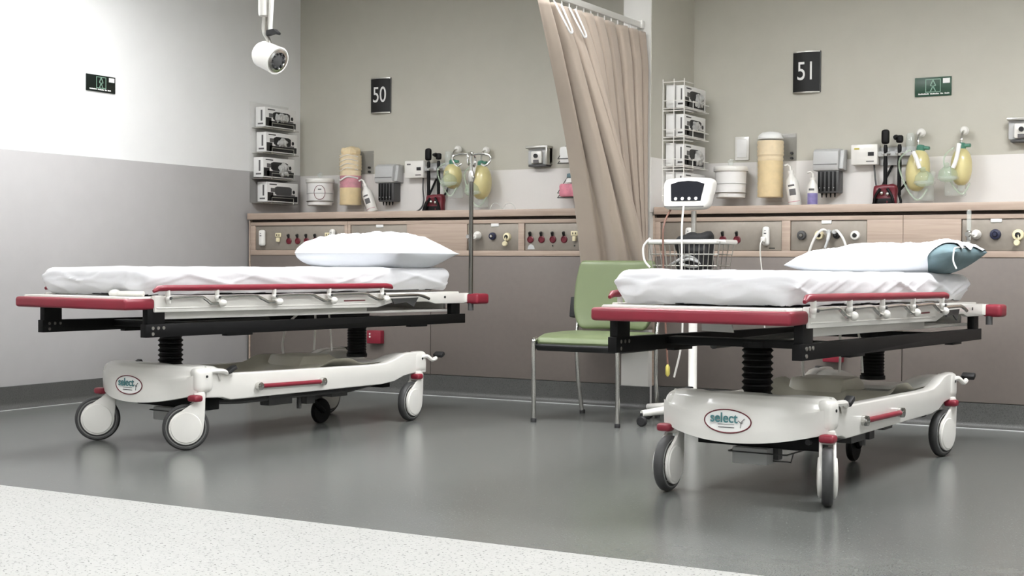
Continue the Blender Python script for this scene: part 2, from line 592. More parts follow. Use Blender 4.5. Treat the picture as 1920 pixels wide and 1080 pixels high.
def casing(x0, x1, panels, lam, joints, name_lab):
    t = thing('headwall_cabinet', name_lab[0], 'wall casing', ((x0 + x1) / 2, CF, 0))
    ox = t.location.x
    G_ = lambda: G()
    build('carcass', G().box(x0 - ox, x1 - ox, .022, BW - CF - .008, .135, 1.133), 'gap', t)
    # strips and stiles of pale wood around the service panels
    z0, z1, zp0, zp1 = .892, 1.118, .926, 1.094
    cuts = [x0] + joints + [x1]
    for a, b in zip(cuts[:-1], cuts[1:]):
        build('top_strip', G().box(a - ox + .001, b - ox - .001, 0, .022, zp1, z1), 'wood', t, .0015)
        build('bottom_strip', G().box(a - ox + .001, b - ox - .001, 0, .022, z0, zp0), 'wood', t, .0015)
    xs = [x0] + [v for p in panels for v in (p[0], p[1])] + [x1]
    for a, b in zip(xs[0::2], xs[1::2]):
        cc = [a] + [j for j in joints if a < j < b] + [b]
        for c, d in zip(cc[:-1], cc[1:]):
            build('stile', G().box(c - ox + .001, d - ox - .001, 0, .022, zp0, zp1), 'wood', t, .0015)
    lx = [x0] + lam + [x1]
    for a, b in zip(lx[:-1], lx[1:]):
        build('laminate_panel', G().box(a - ox + .002, b - ox - .002, .002, .022, .134, .889), 'laminate', t, .0015)
    build('end_edge', G().box(-.012 + x0 - ox, x0 - ox, 0, .03, .135, 1.133), 'wood', t)
    for (a, b, items) in panels:
        p = build('service_panel', G().box(a - ox + .002, b - ox - .002, .008, .018, zp0 + .002, zp1 - .002), 'plate', t, .001)
        items(p, a - ox, b - ox, .008)
    l = build('ledge', G().box(x0 - ox - (.012 if x0 < -4 else 0), x1 - ox, -.022, BW - CF - .008, 1.136, 1.18), 'wood', None, .004, loc=(ox, CF, 0))
    tag(l, name_lab[1], 'ledge')
    return t

def plate_tab(p, x, y):
    build('name_tab', G().box(x - .028, x + .028, y - .006, y, 1.075, 1.098), 'white_matt', p, .002)

def power_point(p, x, y, z=1.01):
    build('power_socket', G().box(x - .024, x + .024, y - .008, y, z + .006, z + .034).cbox((x + .004, y - .012, z - .012), (.022, .02, .03)), 'cream', p, .003)
    build('socket_slots', G().box(x - .012, x - .007, y - .0095, y, z + .014, z + .026).box(x + .007, x + .012, y - .0095, y, z + .014, z + .026), 'print_black', p)

def panel_A(p, a, b, y):
    power_point(p, a + .20, y)
    for i in range(4):
        outlet_red(p, a + .29 + i * .075, 1.005, y)
    power_point(p, a + .62, y)

def panel_B(p, a, b, y):
    plate_tab(p, (a + b) / 2 + .01, y)
    for i, (m, c) in enumerate((('grey', 'print_black'), ('blue', 'print_black'), ('white', 'print_black'), ('print_black', 'chrome'))):
        outlet_gas(p, a + .055 + i * .11, 1.015, y, m, c, .028)

def panel_C(p, a, b, y):
    plate_tab(p, a + .20, y)
    outlet_gas(p, a + .075, 1.02, y, 'white')
    outlet_gas(p, a + .185, 1.015, y, 'blue', 'chrome', .024)
    outlet_gas(p, a + .29, 1.01, y, 'cream')

def panel_D(p, a, b, y):
    for i in range(4):
        outlet_red(p, a + .04 + i * .078, 1.01, y)
    power_point(p, a + .345, y)
    for dx, dz, r in ((.195, .955, .005), (.345, .955, .005), (.40, 1.03, .009), (.40, .98, .009)):
        build('panel_dot', G().lathe([(r, 0), (r, .003)], (a + dx, y, dz), '-y', 12), 'print_black', p)
    for dz in (1.052, .948):
        build('panel_mark', G().box(a + .385, a + .418, y - .002, y, dz, dz + .01), 'print_black', p)
    g2 = G().prism([(a + .045 + .024 * math.cos(PI * i / 12), .934 + .03 * math.sin(PI * i / 12)) for i in range(13)], 'y', y - .002, y)
    build('arch_label', g2, 'grey', p)

def panel_E(p, a, b, y):
    for i in range(3):
        outlet_red(p, a + .30 + i * .085, 1.005, y)
    build('panel_mark', G().box(b - .075, b - .04, y - .001, y, .938, .943), 'print_black', p)

def panel_F(p, a, b, y):
    plate_tab(p, (a + b) / 2 - .01, y)
    outlet_gas(p, a + .065, 1.012, y, 'dgrey', 'chrome')
    outlet_gas(p, a + .165, 1.012, y, 'cream')
    outlet_gas(p, a + .262, 1.012, y, 'print_black', 'print_black', .02)
    outlet_gas(p, a + .365, 1.01, y, 'white')

def panel_G(p, a, b, y):
    plate_tab(p, a + .175, y)
    outlet_gas(p, a + .075, 1.012, y, 'white')
    outlet_gas(p, a + .172, 1.012, y, 'blue', 'blue', .028)
    outlet_gas(p, a + .285, 1.008, y, 'cream', 'print_black', .03)

casing(-6.43, NX0 - .004, [(-6.388, -5.631, panel_A), (-5.58, -5.134, panel_B), (-4.675, -4.307, panel_C), (-4.263, -3.833, panel_D)],
       [-4.947], [-5.605], ('pale wood and taupe headwall casing behind the left bed', 'pale wood ledge along the wall of the left bay'))
casing(-3.388, XR - .002, [(-3.352, -2.618, panel_E), (-2.567, -2.138, panel_F), (-1.638, -1.19, panel_G)],
       [-1.942, -.45, 1.1], [-1.943, -.45], ('pale wood and taupe headwall casing behind the right bed', 'pale wood ledge along the wall of the right bay'))

# red cylinder stop under each flowmeter, things plugged into the panels
def adapter(x, z, label, lead=None, h=.105, w=.042):
    t = thing('power_adapter', label, 'plug', (x, CF + .008, z), 0, 'white plug-in adapters')
    body = G().rbox((0, -.017, 0), (w, .034, h), .0165, .008)
    build('adapter_body', body, 'white', t)
    build('adapter_slots', G().box(-.007, .007, -.0355, -.034, .012, .018).box(-.004, .004, -.0355, -.034, .028, .032), 'dgrey', t)
    if lead:
        build('lead_plug', G().rbox((-.006, -.045, -.02), (.028, .03, .034), .01, .008), 'white', t)
        build('lead', G().tube(smooth([(-.006, -.06, -.024), (-.012, -.075, -.05), (-.016, -.06, -.12), (-.012, -.03, -.25), (-.006, -.03, -.42), (.01, -.03, -.6)]), .004, 8), 'white', t)
    return t
adapter(-6.318, 1.01, 'plain white oval plug adapter at the far left end of the left casing', h=.112, w=.05)
adapter(-5.72, 1.015, 'white plug adapter just above the plump white pillow')
adapter(-2.705, 1.008, 'white plug adapter with hanging white lead beside the right bed', lead=True, h=.11)
adapter(-3.17, 1.008, 'white plug adapter behind the wire basket')

def flowmeter(x, label, tall):
    t = thing('flow_meter', label, 'flow meter', (x, CF + .008, 1.012), 0, 'oxygen flow meters')
    build('inlet', G().lathe([(.02, .012), (.02, .05), (.014, .06)], (0, 0, 0), '-y', 16), 'white', t)
    build('valve_body', G().lathe([(.016, -.03), (.018, -.01), (.018, .012), (.012, .02)], (-.03, -.055, 0), 'z', 16).lathe([(.015, 0), (.013, .02)], (-.03, -.072, 0), '-y', 16), 'chrome', t)
    build('arm', G().cyl((0, -.055, 0), (-.03, -.055, 0), .01), 'white', t)
    if tall:
        build('sight_tube', G().lathe([(.012, .02), (.012, .12), (.008, .128)], (-.03, -.055, 0), 'z', 14), 'clear', t)
    build('outlet_spout', G().lathe([(.01, -.03), (.006, -.05), (.005, -.075)], (-.03, -.055, 0), 'z', 12), 'white', t)
flowmeter(-1.56, 'white flow meter with clear tube on the panel at the right edge of the picture', True)
flowmeter(-4.59, 'white flow meter beside the drip pole', False)

def dropcap(x, label):
    t = thing('dust_cap', label, 'cap', (x, CF + .008, .985), 0, 'cream dust caps')
    build('cap_disc', G().lathe([(.016, 0), (.016, .014), (.012, .018)], (-.002, -.024, -.018), '-y', 16), 'cream', t)
    build('cap_strap', G().tube(smooth([(0, -.022, .03), (.006, -.036, .01), (0, -.034, -.01)]), .003, 6), 'cream', t)
dropcap(-4.385, 'cream dust cap hanging from the panel of the left casing')
dropcap(-1.353, 'cream dust cap hanging from the panel at the right edge of the picture')

t = thing('oxygen_hose', 'pair of white hoses looping out of the panel behind the right bed', 'hose', (-2.33, CF + .008, 1.03))
build('hose', G().tube(smooth([(-.02, -.02, 0), (-.04, -.06, .01), (-.075, -.07, -.03), (-.105, -.07, -.10), (-.125, -.06, -.17), (-.13, -.05, -.3)]), .0075, 10), 'white', t)
build('hose', G().tube(smooth([(.02, -.02, .005), (.05, -.06, 0), (.085, -.07, -.05), (.10, -.06, -.12), (.105, -.05, -.28)]), .0075, 10), 'white', t)
build('hose_probe', G().tube(smooth([(-.01, -.03, -.01), (-.012, -.05, -.05), (-.025, -.055, -.09)]), [.01] * 6 + [.007] * 7, 10), 'grey', t)
build('hose_connector', G().lathe([(.012, 0), (.012, .035)], (-.015, 0, 0), '-y', 14).lathe([(.012, 0), (.012, .035)], (.02, 0, 0), '-y', 14), 'grey', t)

def wallbox(x, label):
    t = thing('emergency_outlet', label, 'outlet box', (x, CF + .002, .36), 0, 'red outlet boxes low on the casings')
    build('outlet_box', G().box(-.055, .055, -.045, 0, -.043, .043), 'red', t, .006)
    build('indicator', G().lathe([(.006, .045), (.006, .049)], (-.028, 0, .02), '-y', 12).lathe([(.006, .045), (.006, .049)], (-.028, 0, .002), '-y', 12), 'white', t)
wallbox(-5.36, 'red outlet box on the casing seen under the left bed')
wallbox(-2.31, 'red outlet box on the casing seen under the right bed')

# ------------------------------------------------------------------ signs
def number_sign(x, z, num, label):
    t = thing('bay_sign', label, 'sign', (x, BW, z), 0, 'black bay number signs')
    w, h = .165, .235
    def face(u, v):
        xx = (u - .5) * w
        return (xx, -.026 + .018 * (2 * u - 1) ** 2, (v - .5) * h)
    n = 14
    g = G()
    poly = [((i / n - .5) * w, -.026 + .018 * (2 * i / n - 1) ** 2) for i in range(n + 1)] + [(w / 2, 0), (-w / 2, 0)]
    g.prism(poly, 'z', -h / 2, h / 2)
    build('sign_face', g, 'sign_black', t)
    for zz in (-h / 2 - .006, h / 2):
        cap = [((i / n - .5) * w, -.029 + .018 * (2 * i / n - 1) ** 2) for i in range(n + 1)] + [(w / 2, 0), (-w / 2, 0)]
        build('edge_strip', G().prism(cap, 'z', zz, zz + .007), 'steel', t)
    build('side_strip', G().box(w / 2, w / 2 + .004, -.012, 0, -h / 2 - .004, h / 2 + .006), 'dgrey', t)
    text('numeral', num, .155, 'sign_white', t, (.004, -.0285, 0), sx=.76, ext=.0015, bold=.0)
number_sign(-5.755, 2.018, '50', 'curved black wall sign reading fifty, left bay')
number_sign(-2.675, 1.995, '51', 'curved black wall sign reading fifty-one, right bay')

def exit_sign(loc, rz, label, m):
    t = thing('wall_notice', label, 'sign', loc, rz, 'green notices on the walls')
    w, h = .235 if m == 'sign_dkgreen' else .205, .10 if m == 'sign_dkgreen' else .108
    build('notice_plate', G().box(-w / 2, w / 2, -.008, 0, -h / 2, h / 2), m, t, .001)
    g = G()
    y0, y1 = -.0092, -.008
    q = .36 * h
    fr = .004
    for a, b, c, d in ((-q - fr, -q, -q * .95, q), (q, q + fr, -q * .95, q), (-q, q, q - fr, q), (-q, q, -q * .95, -q * .95 + fr)):
        g.box(a, b, y0, y1, c + .005, d + .005)
    build('notice_frame', g, 'sign_mint', t)
    g = G()
    def bar(xa, za, xb, zb, wd=.0055):
        dx, dz = xb - xa, zb - za
        L = math.hypot(dx, dz)
        nx, nz = -dz / L * wd / 2, dx / L * wd / 2
        g.prism([(xa + nx, za + nz), (xb + nx, zb + nz), (xb - nx, zb - nz), (xa - nx, za - nz)], 'y', y0, y1)
    bar(0, .038, -.014, .008); bar(0, .038, .014, .008); bar(-.016, .007, .003, .001); bar(.016, .007, -.003, .001)
    bar(0, .004, -.014, -.026); bar(0, .004, .014, -.026)
    build('figure_symbol', g, 'sign_mint', t)
    g = G()
    xx = -w * .40
    random.seed(3)
    for wl in (.062, .05, .018, .028):
        n = int(wl / .0055)
        for i in range(n):
            g.box(xx, xx + .0042, y0, y1, -h / 2 + .010, -h / 2 + .018 - (i % 3) * .001)
            xx += .0055
        xx += .007
    build('notice_lettering', g, 'sign_white', t)
    build('notice_sticker', G().box(w * .27, w * .46, y0, y1, h * .16, h * .42), 'sign_white', t)
exit_sign((LW, 6.297, 1.924), PI / 2, 'nearly black green notice on the white left wall', 'sign_dkgreen')
exit_sign((-1.932, BW, 1.868), 0, 'dark green notice on the beige wall of the right bay', 'sign_green')

# ------------------------------------------------------------------ glove boxes
def glove_box(loc, rz, label, group, kind, L=.34, H=.128, D=.085):
    t = thing('glove_box', label, 'glove box', loc, rz, group)
    build('carton', G().box(0, L, -D, 0, 0, H), 'white_matt', t, .002)
    g = G()
    g.box(.08 * L, .62 * L * .5, -D - .001, -D, .86 * H, .91 * H)
    g.box(.12 * L, .98 * L, -D - .001, -D, .05 * H, .33 * H)
    g.box(.02 * L, .20 * L, -D - .001, -D, .05 * H, .48 * H)
    build('front_print', g, 'print_black', t)
    build('grey_print', G().box(.12 * L, .25 * L, -D - .001, -D, .50 * H, .70 * H).box(.3 * L, .9 * L, -D - .0012, -D, .34 * H, .40 * H), 'ink', t)
    n = 20
    op = [(L * .52 + L * .27 * max(-1, min(1, 1.25 * math.cos(2 * PI * i / n))), H * .58 + H * .22 * max(-1, min(1, 1.2 * math.sin(2 * PI * i / n)))) for i in range(n)]
    build('dispensing_slot', G().prism(op, 'y', -D - .0016, -D), 'print_black' if kind != 2 else 'dgrey', t)
    build('size_mark', G().lathe([(.013, 0), (.013, .0015)], (L * .86, -D, H * .55), '-y', 14), 'print_black', t)
    build('end_print', G().box(-.001, 0, -D * .8, -D * .25, .12 * H, .2 * H).box(-.001, 0, -D * .72, -D * .55, .3 * H, .85 * H), 'ink', t)
    if kind in (0, 1, 3):
        random.seed(int(loc[2] * 1000))
        def cr(p, nn):
            k = noise.noise(p * 60 + Vector(loc) * 7)
            return p + nn * (k * .018)
        g = G()
        g.rbox((L * (.5 if kind != 3 else .62), -D - .008, H * (.52 if kind != 3 else .42)), (L * (.24 if kind else .36), .034, H * (.36 if kind != 3 else .6)), .016, .007, disp=cr)
        build('glove_tuft', g, 'glove', t)
    return t
words = ['topmost', 'second from top', 'third from top', 'lowest']
gz = [1.785, 1.612, 1.435, 1.266]
for i in range(4):
    glove_box((LW + .012, 7.745 + (-.01, 0, -.03, .012)[i], gz[i]), PI / 2, '%s glove box on the white left wall' % words[i].capitalize(), 'glove boxes on the left wall', (0, 1, 3, 2)[i], L=.345, H=.138)
t = thing('glove_rack', 'clear acrylic holder carrying four glove boxes on left wall', 'rack', (LW + .006, 7.70, 1.255), PI / 2)
build('back_plate', G().box(-.02, .40, -.004, 0, 0, .70), 'clear_holder', t)
for i in range(4):
    z = gz[i] - 1.255
    build('holder_shelf', G().box(.0, .40, -.10, -.004, z - .012, z - .007), 'steel', t)
    build('holder_lip', G().tube([(.10, -.101, z - .01), (.10, -.101, z + .03), (.34, -.101, z + .03), (.34, -.101, z - .01)], .003, 6), 'steel', t)
gz2 = [1.775, 1.605, 1.43, 1.26]
for i in range(4):
    glove_box((NX1 + .075, 7.80, gz2[i]), PI / 2, '%s glove box in the white wire rack' % words[i].capitalize(), 'glove boxes in the wire rack', (3, 1, 3, 2)[i], L=.33, H=.13, D=.055)
    b = build('spare_carton', G().box(NX1 + .012, NX1 + .066, 7.80, 8.13, gz2[i], gz2[i] + .135), 'white_matt', None, .002)
    tag(b, '%s spare glove carton behind the others in the wire rack' % words[i].capitalize(), 'glove box', 'spare cartons in the wire rack')
t = thing('wire_glove_rack', 'white wire rack holding glove boxes on the dividing wall', 'rack', (NX1 + .006, 7.78, 1.25), PI / 2)
for i in range(4):
    z = gz2[i] - 1.25 - .008
    for dz, nm in ((0, 'lower'), (.045, 'upper'), (.155, 'top')):
        pts = [(-.012, 0, z + dz), (-.012, -.135, z + dz), (.12, -.137, z + dz)] if dz > .1 else [(-.012, 0, z + dz), (-.012, -.135, z + dz), (.37, -.137, z + dz), (.37, 0, z + dz)]
        build('wire_hoop', G().tube(pts, .0028, 6), 'white', t)
    build('wire_guard', G().tube([(.12, -.137, z), (.12, -.137, z + .05), (.30, -.137, z + .05), (.30, -.137, z)], .003, 6), 'white', t)
for px, py in ((-.012, 0), (-.012, -.135), (-.012, -.07)):
    build('wire_upright', G().tube([(px, py, -.03), (px, py, .69)], .003, 6), 'white', t)

# ------------------------------------------------------------------ wall-hung supplies
def tub(x, label, mark):
    t = thing('wipes_tub', label, 'tub', (x, BW - .13, 1.248), 0, 'white wipes tubs')
    build('tub_body', G().lathe([(.084, 0), (.088, .004), (.092, .09), (.094, .165)], n=32), 'white_matt', t)
    build('tub_lid', G().lathe([(.102, .160), (.104, .164), (.104, .182), (.098, .19), (.03, .196)], n=32), 'white', t)
    build('tub_rib', G().torus((0, 0, .085), .0925, .003, 'z', 32, 6), 'grey', t)
    build('wipe', G().rbox((.0, 0, .212), (.03, .022, .045), .01, .008, disp=lambda p, n: p + n * noise.noise(p * 80) * .012), 'clear', t)
    build('wall_bracket', G().box(-.035, .035, .09, .124, .02, .12), 'white', t, .004)
    build('holder_ring', G().torus((0, 0, .03), .0935, .0035, 'z', 32, 6), 'steel', t)
    if mark:
        ang = -.95
        pts = [(.0945 * math.cos(ang + .42 * math.cos(a)), .0945 * math.sin(ang + .42 * math.cos(a)), .09 + .05 * math.sin(a)) for a in [2 * PI * i / 28 for i in range(28)]]
        build('round_label', G().tube(pts, .0018, 6, closed=True), 'redbox', t)
        pts2 = [(.094 * math.cos(ang + s), .094 * math.sin(ang + s), .112) for s in (-.12, -.05, .05, .12)]
        build('label_line', G().tube(pts2, .004, 6), 'ink', t)
    else:
        ang = -1.95
        v = []
        pl = G().grid(lambda u, w: (.0935 * math.cos(ang + u * .55), .0935 * math.sin(ang + u * .55), .004 + .026 * w), 6, 1)
        build('label_patch', pl, 'white', t)
tub(-6.19, 'white tub with round red label mark hung in the left bay', True)
tub(-3.10, 'plain white tub hung beneath the switch plate', False)
sp = thing('switch_plate', 'blank white switch plate on the beige wall beside the wire rack', 'switch', (-3.075, BW, 1.555))
build('plate', G().box(-.045, .045, -.012, 0, -.072, .072), 'white', sp, .004)
build('rocker', G().box(-.032, .032, -.016, -.012, -.055, .055), 'white_matt', sp, .002)

def cups(x, label, pinkish):
    t = thing('emesis_bag_dispenser', label, 'dispenser', (x, BW, 1.245), 0, 'emesis bag dispensers')
    build('holder_tube', G().lathe([(.082, 0), (.082, .36)], (0, -.1, 0), n=28, cap=False), 'clear_holder', t)
    build('back_plate', G().box(-.09, .13, -.012, 0, -.02, .39), 'clear_holder', t, .002)
    n = 30
    prof = []
    zz = .0
    for i in range(n):
        r = .073 + .004 * (i % 2) + (.003 if i > 20 else 0)
        prof.append((r, .36 * i / n))
    if pinkish:
        build('bag_stack', G().lathe(prof[:11], (0, -.1, .005), n=26), 'yellow', t)
        def crumple(p, nn):
            return p + nn * (noise.noise(p * 40) * .012)
        build('pink_bag', G().lathe(prof[10:18], (0, -.1, .005), n=26), 'pink', t)
        build('bag_band', G().tube(smooth([(-.078, -.12, .20), (-.03, -.181, .175), (.03, -.178, .20), (.078, -.12, .19)]), .006, 8), 'sign_white', t)
        build('bag_stack', G().lathe(prof[17:] , (0, -.1, .005), n=26), 'yellow_pale', t)
        build('crumpled_top', G().rbox((0, -.1, .375), (.12, .12, .07), .035, .014, disp=crumple), 'yellow_pale', t)
        for k in range(4):
            build('bag_band', G().tube(smooth([(-.079, -.12, .25 + k * .03), (-.03, -.182, .24 + k * .032), (.03, -.180, .262 + k * .03), (.079, -.12, .25 + k * .03)]), .0025, 6), 'sign_white', t)
    else:
        build('bag_stack', G().lathe(prof[:19], (0, -.1, .005), n=26), 'yellow', t)
        build('bag_stack', G().lathe(prof[18:29], (0, -.1, .005), n=26), 'yellow_pale', t)
        build('paper_cap', G().lathe([(.078, .345), (.07, .37), (.05, .385), (.02, .39)], (0, -.1, .005), n=26), 'sign_white', t)
    build('bracket_bolts', G().lathe([(.008, .012), (.008, .03)], (.105, 0, .27), '-y', 10).lathe([(.008, .012), (.008, .03)], (.105, 0, .24), '-y', 10), 'print_black', t)
cups(-5.945, 'yellow stack with pink band in clear holder, left bay', True)
cups(-2.862, 'plain yellow ringed stack in clear holder, right bay', False)

def bottle(x, y, label, tilt, kind):
    t = thing('pump_bottle', label, 'bottle', (x, y, 1.1815), 0)
    R = Matrix.Rotation(tilt, 3, 'Y')
    off = (0, 0, .012 if tilt else 0)
    k = .95 if kind == 0 else .8
    body = [(.036 * k, .0), (.04 * k, .006), (.04 * k, .13 * k), (.034 * k, .165 * k), (.016, .19 * k), (.014, .205 * k)]
    build('bottle_body', G().lathe(body, off, n=24, rot=R), 'white', t)
    build('cap', G().lathe([(.017, .203 * k), (.017, .222 * k), (.008, .225 * k), (.007, .25 * k)], off, n=16, rot=R), 'white', t)
    sp_ = [R @ Vector((0, 0, .245 * k)), R @ Vector((-.012, -.004, .262 * k)), R @ Vector((-.03, -.01, .258 * k))]
    build('spout', G().tube([q + Vector(off) for q in sp_], .006, 8), 'white', t)
    def lab(u, w, z0, z1, a0, a1, r=.0408 * k):
        a = a0 + (a1 - a0) * u
        return R @ Vector((r * math.cos(a), r * math.sin(a), z0 + (z1 - z0) * w)) + Vector(off)
    if kind == 0:
        build('label_text', G().grid(lambda u, w: lab(u, w, .062, .10, -1.9, -.9), 6, 1).grid(lambda u, w: lab(u, w, .115, .126, -2.0, -1.0), 6, 1), 'ink', t)
        build('label_edge', G().tube([lab(u / 8, 0, .025, .025, -2.5, -.4) for u in range(9)], .0015, 5), 'pink', t)
    else:
        build('purple_label', G().grid(lambda u, w: lab(u, w, .02, .085, -2.4, -.2), 10, 1), 'purple', t)
        build('label_text', G().grid(lambda u, w: lab(u, w, .1, .112, -2.0, -1.0, .0335), 6, 1), 'ink', t)
bottle(-5.715, 8.10, 'tilted white pump bottle leaning in the left bay', -.36, 0)
bottle(-2.69, 8.10, 'white pump bottle with grey lettering leaning in the right bay', -.14, 0)
bottle(-2.585, 8.10, 'small white bottle with purple label on the ledge', 0, 1)

def thermo(x, label):
    t = thing('thermometer_holder', label, 'thermometer', (x, BW, 1.40), 0, 'wall thermometers')
    build('housing', G().prism([(0, 0), (0, .13), (-.07, .13), (-.10, .115), (-.11, .02), (-.10, 0)], 'x', -.075, .075), 'grey', t, .005)
    build('side_shell', G().prism([(0, 0), (0, .125), (-.065, .12), (-.09, .01)], 'x', .075, .10), 'ink' if False else 'grey', t, .004)
    build('housing_seam', G().box(-.07, .07, -.1115, -.105, .035, .039), 'ink', t)
    build('dark_well', G().box(-.048, .078, -.095, -.01, -.13, .0), 'dgrey', t, .004)
    for i in range(5):
        build('well_rib', G().box(-.046 + i * .024, -.034 + i * .024, -.101, -.095, -.12, -.005), 'black', t, .002)
    for i in range(4):
        build('probe_tip', G().cyl((-.034 + i * .026, -.055, -.13), (-.034 + i * .026, -.055, -.155), .006, .003, 8), 'black', t)
        build('well_screw', G().lathe([(.003, 0), (.003, .003)], (-.034 + i * .028, -.1005, -.10), '-y', 8), 'grey', t)
thermo(-5.66, 'grey wall thermometer with dark well in the left bay')
thermo(-2.525, 'grey wall thermometer with dark well in the right bay')

def otoscope(x, label, tagc):
    t = thing('diagnostic_set', label, 'diagnostic set', (x, BW, 1.43), 0, 'wall diagnostic sets')
    build('transformer', G().box(0, .155, -.075, 0, 0, .118), 'white', t, .006)
    build('display', G().box(.10, .135, -.077, -.075, .05, .072), 'print_black', t)
    build('brand_strip', G().box(.02, .05, -.0765, -.075, .088, .098), tagc, t)
    build('lower_mark', G().box(.09, .135, -.0765, -.075, .016, .022), 'ink', t)
    build('cradle_bar', G().box(.155, .345, -.06, 0, .045, .075).box(.155, .36, -.03, 0, -.005, .10), 'grey', t, .004)
    for i, hx in enumerate((.205, .285)):
        build('cradle_fork', G().tube([(hx - .018, -.06, .06), (hx - .02, -.085, .06), (hx - .012, -.10, .06)], .005, 6).tube([(hx + .018, -.06, .06), (hx + .02, -.085, .06), (hx + .012, -.10, .06)], .005, 6), 'grey', t)
        h = build('handle', G().lathe([(.011, -.18), (.012, -.02), (.013, .0), (.009, .06), (.012, .075), (.012, .095), (.009, .11)], (hx, -.085, 0), n=14), 'black', t)
        build('collar', G().lathe([(.0135, .045), (.0135, .06)], (hx, -.085, 0), n=14), 'chrome', t)
        if i == 0:
            build('instrument_head', G().rbox((hx, -.09, .155), (.046, .035, .085), .016, .009), 'black', t)
        else:
            build('instrument_head', G().rbox((hx, -.085, .14), (.04, .03, .045), .012, .009).lathe([(.016, 0), (.009, .03)], (hx - .02, -.09, .15), '-y', 12), 'black', t)
        # cords hang in a loop down to the ledge and back up to the transformer
        pts = smooth([(hx, -.085, -.18), (hx + .01, -.09, -.225), (hx - .03, -.10, -.238), (hx - .045, -.07, -.2), (hx - .02 + i * .05, -.03, -.10), (hx + .025 + i * .03, -.02, 0)])
        build('coiled_cord', G().tube(pts, .0075, 8), 'black', t)
    build('supply_cord', G().tube(smooth([(.125, -.03, 0), (.13, -.04, -.08), (.15, -.06, -.16), (.135, -.08, -.215), (.09, -.12, -.24), (-.03, -.16, -.236), (-.1, -.2, -.24)] if tagc == 'ink' else
                                         [(.125, -.03, 0), (.135, -.04, -.08), (.15, -.06, -.16), (.14, -.08, -.22), (.12, -.12, -.243)]), .0055, 8), 'dgrey', t)
    build('specula_tube', G().lathe([(.024, 0), (.024, .09), (.016, .105)], (.335, -.04, .07), n=20), 'clear', t)
otoscope(-5.505, 'white wall diagnostic set with black handles in the left bay', 'ink')
otoscope(-2.383, 'white wall diagnostic set with yellow strip in the right bay', 'amber')

def cuff(x, label):
    t = thing('pressure_cuff', label, 'blood pressure cuff', (x, 8.07, 1.1815), 0, 'maroon pressure cuffs on the ledges')
    build('cuff_body', G().rbox((0, 0, .062), (.135, .06, .124), .02, .014, disp=lambda p, n: p + n * noise.noise(p * 25) * .008), 'redbox', t)
    for sx in (-1, 1):
        build('cuff_tube', G().tube(smooth([(sx * .02, -.04, .10), (sx * .045, -.045, .06), (sx * .058, -.04, .008)]), .008, 8), 'black', t)
    build('cuff_strap', G().box(-.05, .05, -.034, -.03, .0, .045), 'black', t, .004)
    build('cuff_clip', G().ball((-.012, -.04, .075), .012).ball((.022, -.04, .07), .012), 'chrome', t)
cuff(-5.18, 'maroon pressure cuff with black tubes on the left bay ledge')
cuff(-2.15, 'maroon pressure cuff with black tubes on the right bay ledge')

def resus(x, z, rx, rz, label, mask_dx, strap, tilt=0.0):
    t = thing('resuscitator_bag', label, 'resuscitator bag', (x, BW - .12, z), 0, 'yellow resuscitator bags')
    R = Matrix.Rotation(tilt, 3, 'Y')
    prof = []
    for i in range(15):
        a = -PI / 2 + PI * i / 14
        rr = max(.012, rx * math.cos(a) ** .8)
        prof.append((rr, rz * math.sin(a)))
    build('bag', G().lathe(prof, (0, 0, 0), n=26, rot=R), 'bag', t)
    def q(*p):
        return R @ Vector(p)
    build('intake_valve', G().lathe([(.02, rz - .012), (.024, rz), (.024, rz + .02), (.016, rz + .028)], (0, 0, 0), n=16, rot=R), 'green_cap', t)
    build('valve_port', G().cyl(q(0, 0, rz + .012), q(.05, -.01, rz + .012), .012, .010), 'green_cap', t)
    build('patient_valve', G().lathe([(.017, -rz - .03), (.021, -rz - .01), (.018, -rz + .01)], (0, 0, 0), n=16, rot=R), 'clear', t)
    mk = [(.05, 0), (.054, .02), (.046, .045), (.024, .065), (.014, .07), (.014, .09)]
    build('face_mask', G().lathe(mk, (mask_dx, -.05, -rz * .62), n=22, rot=Matrix.Rotation(.5, 3, 'X')), 'clear_green', t)
    build('mask_cushion', G().torus((mask_dx, -.05, -rz * .62), .05, .011, 'z', 24, 8), 'clear', t)
    build('reservoir_bag', G().rbox((mask_dx * .6, .03, -rz * .75), (.12, .04, .17), .02, .014, disp=lambda p, n: p + n * noise.noise(p * 22) * .014), 'clear', t)
    build('oxygen_tubing', G().tube(smooth([(-.03, -.05, rz), (-rx - .02, -.05, rz * .6), (-rx - .025, -.04, 0), (-rx * .6, -.05, -rz), (.02, -.06, -rz - .05), (rx, -.05, -rz * .9)]), .005, 7), 'clear_green', t)
    if strap:
        build('hanging_strap', G().tube(smooth([(-.01, -rx - .002, rz * .85), (.012, -rx - .012, rz * .5), (.03, -rx - .015, rz * .05)] if strap > 0 else
                                               [(.0, -rx - .002, rz + .02), (-.012, -rx - .012, rz * .4), (-.03, -rx - .015, -rz * .1)]), .012, 8), 'sign_white', t)
    hook = [(0, .115, rz + .10), (0, .06, rz + .10), (0, .02, rz + .085), (0, .0, rz + .05), (0, 0, rz + .02)]
    build('wall_hook', G().tube(smooth(hook), .006, 8), 'chrome', t)
    build('hook_knob', G().lathe([(.024, 0), (.026, .018), (.018, .03)], (0, .08, rz + .10), '-y', 16), 'white', t)
    return t
resus(-5.085, 1.43, .064, .085, 'smaller yellow resuscitator bag left of the drip pole', .01, 0)
resus(-4.862, 1.385, .072, .115, 'larger yellow resuscitator bag right of the drip pole', -.03, -1)
resus(-1.985, 1.385, .066, .118, 'yellow resuscitator bag beside the right bay diagnostic set', .05, 1, .12)
resus(-1.745, 1.40, .058, .105, 'rightmost yellow resuscitator bag in the right bay', -.06, -1)

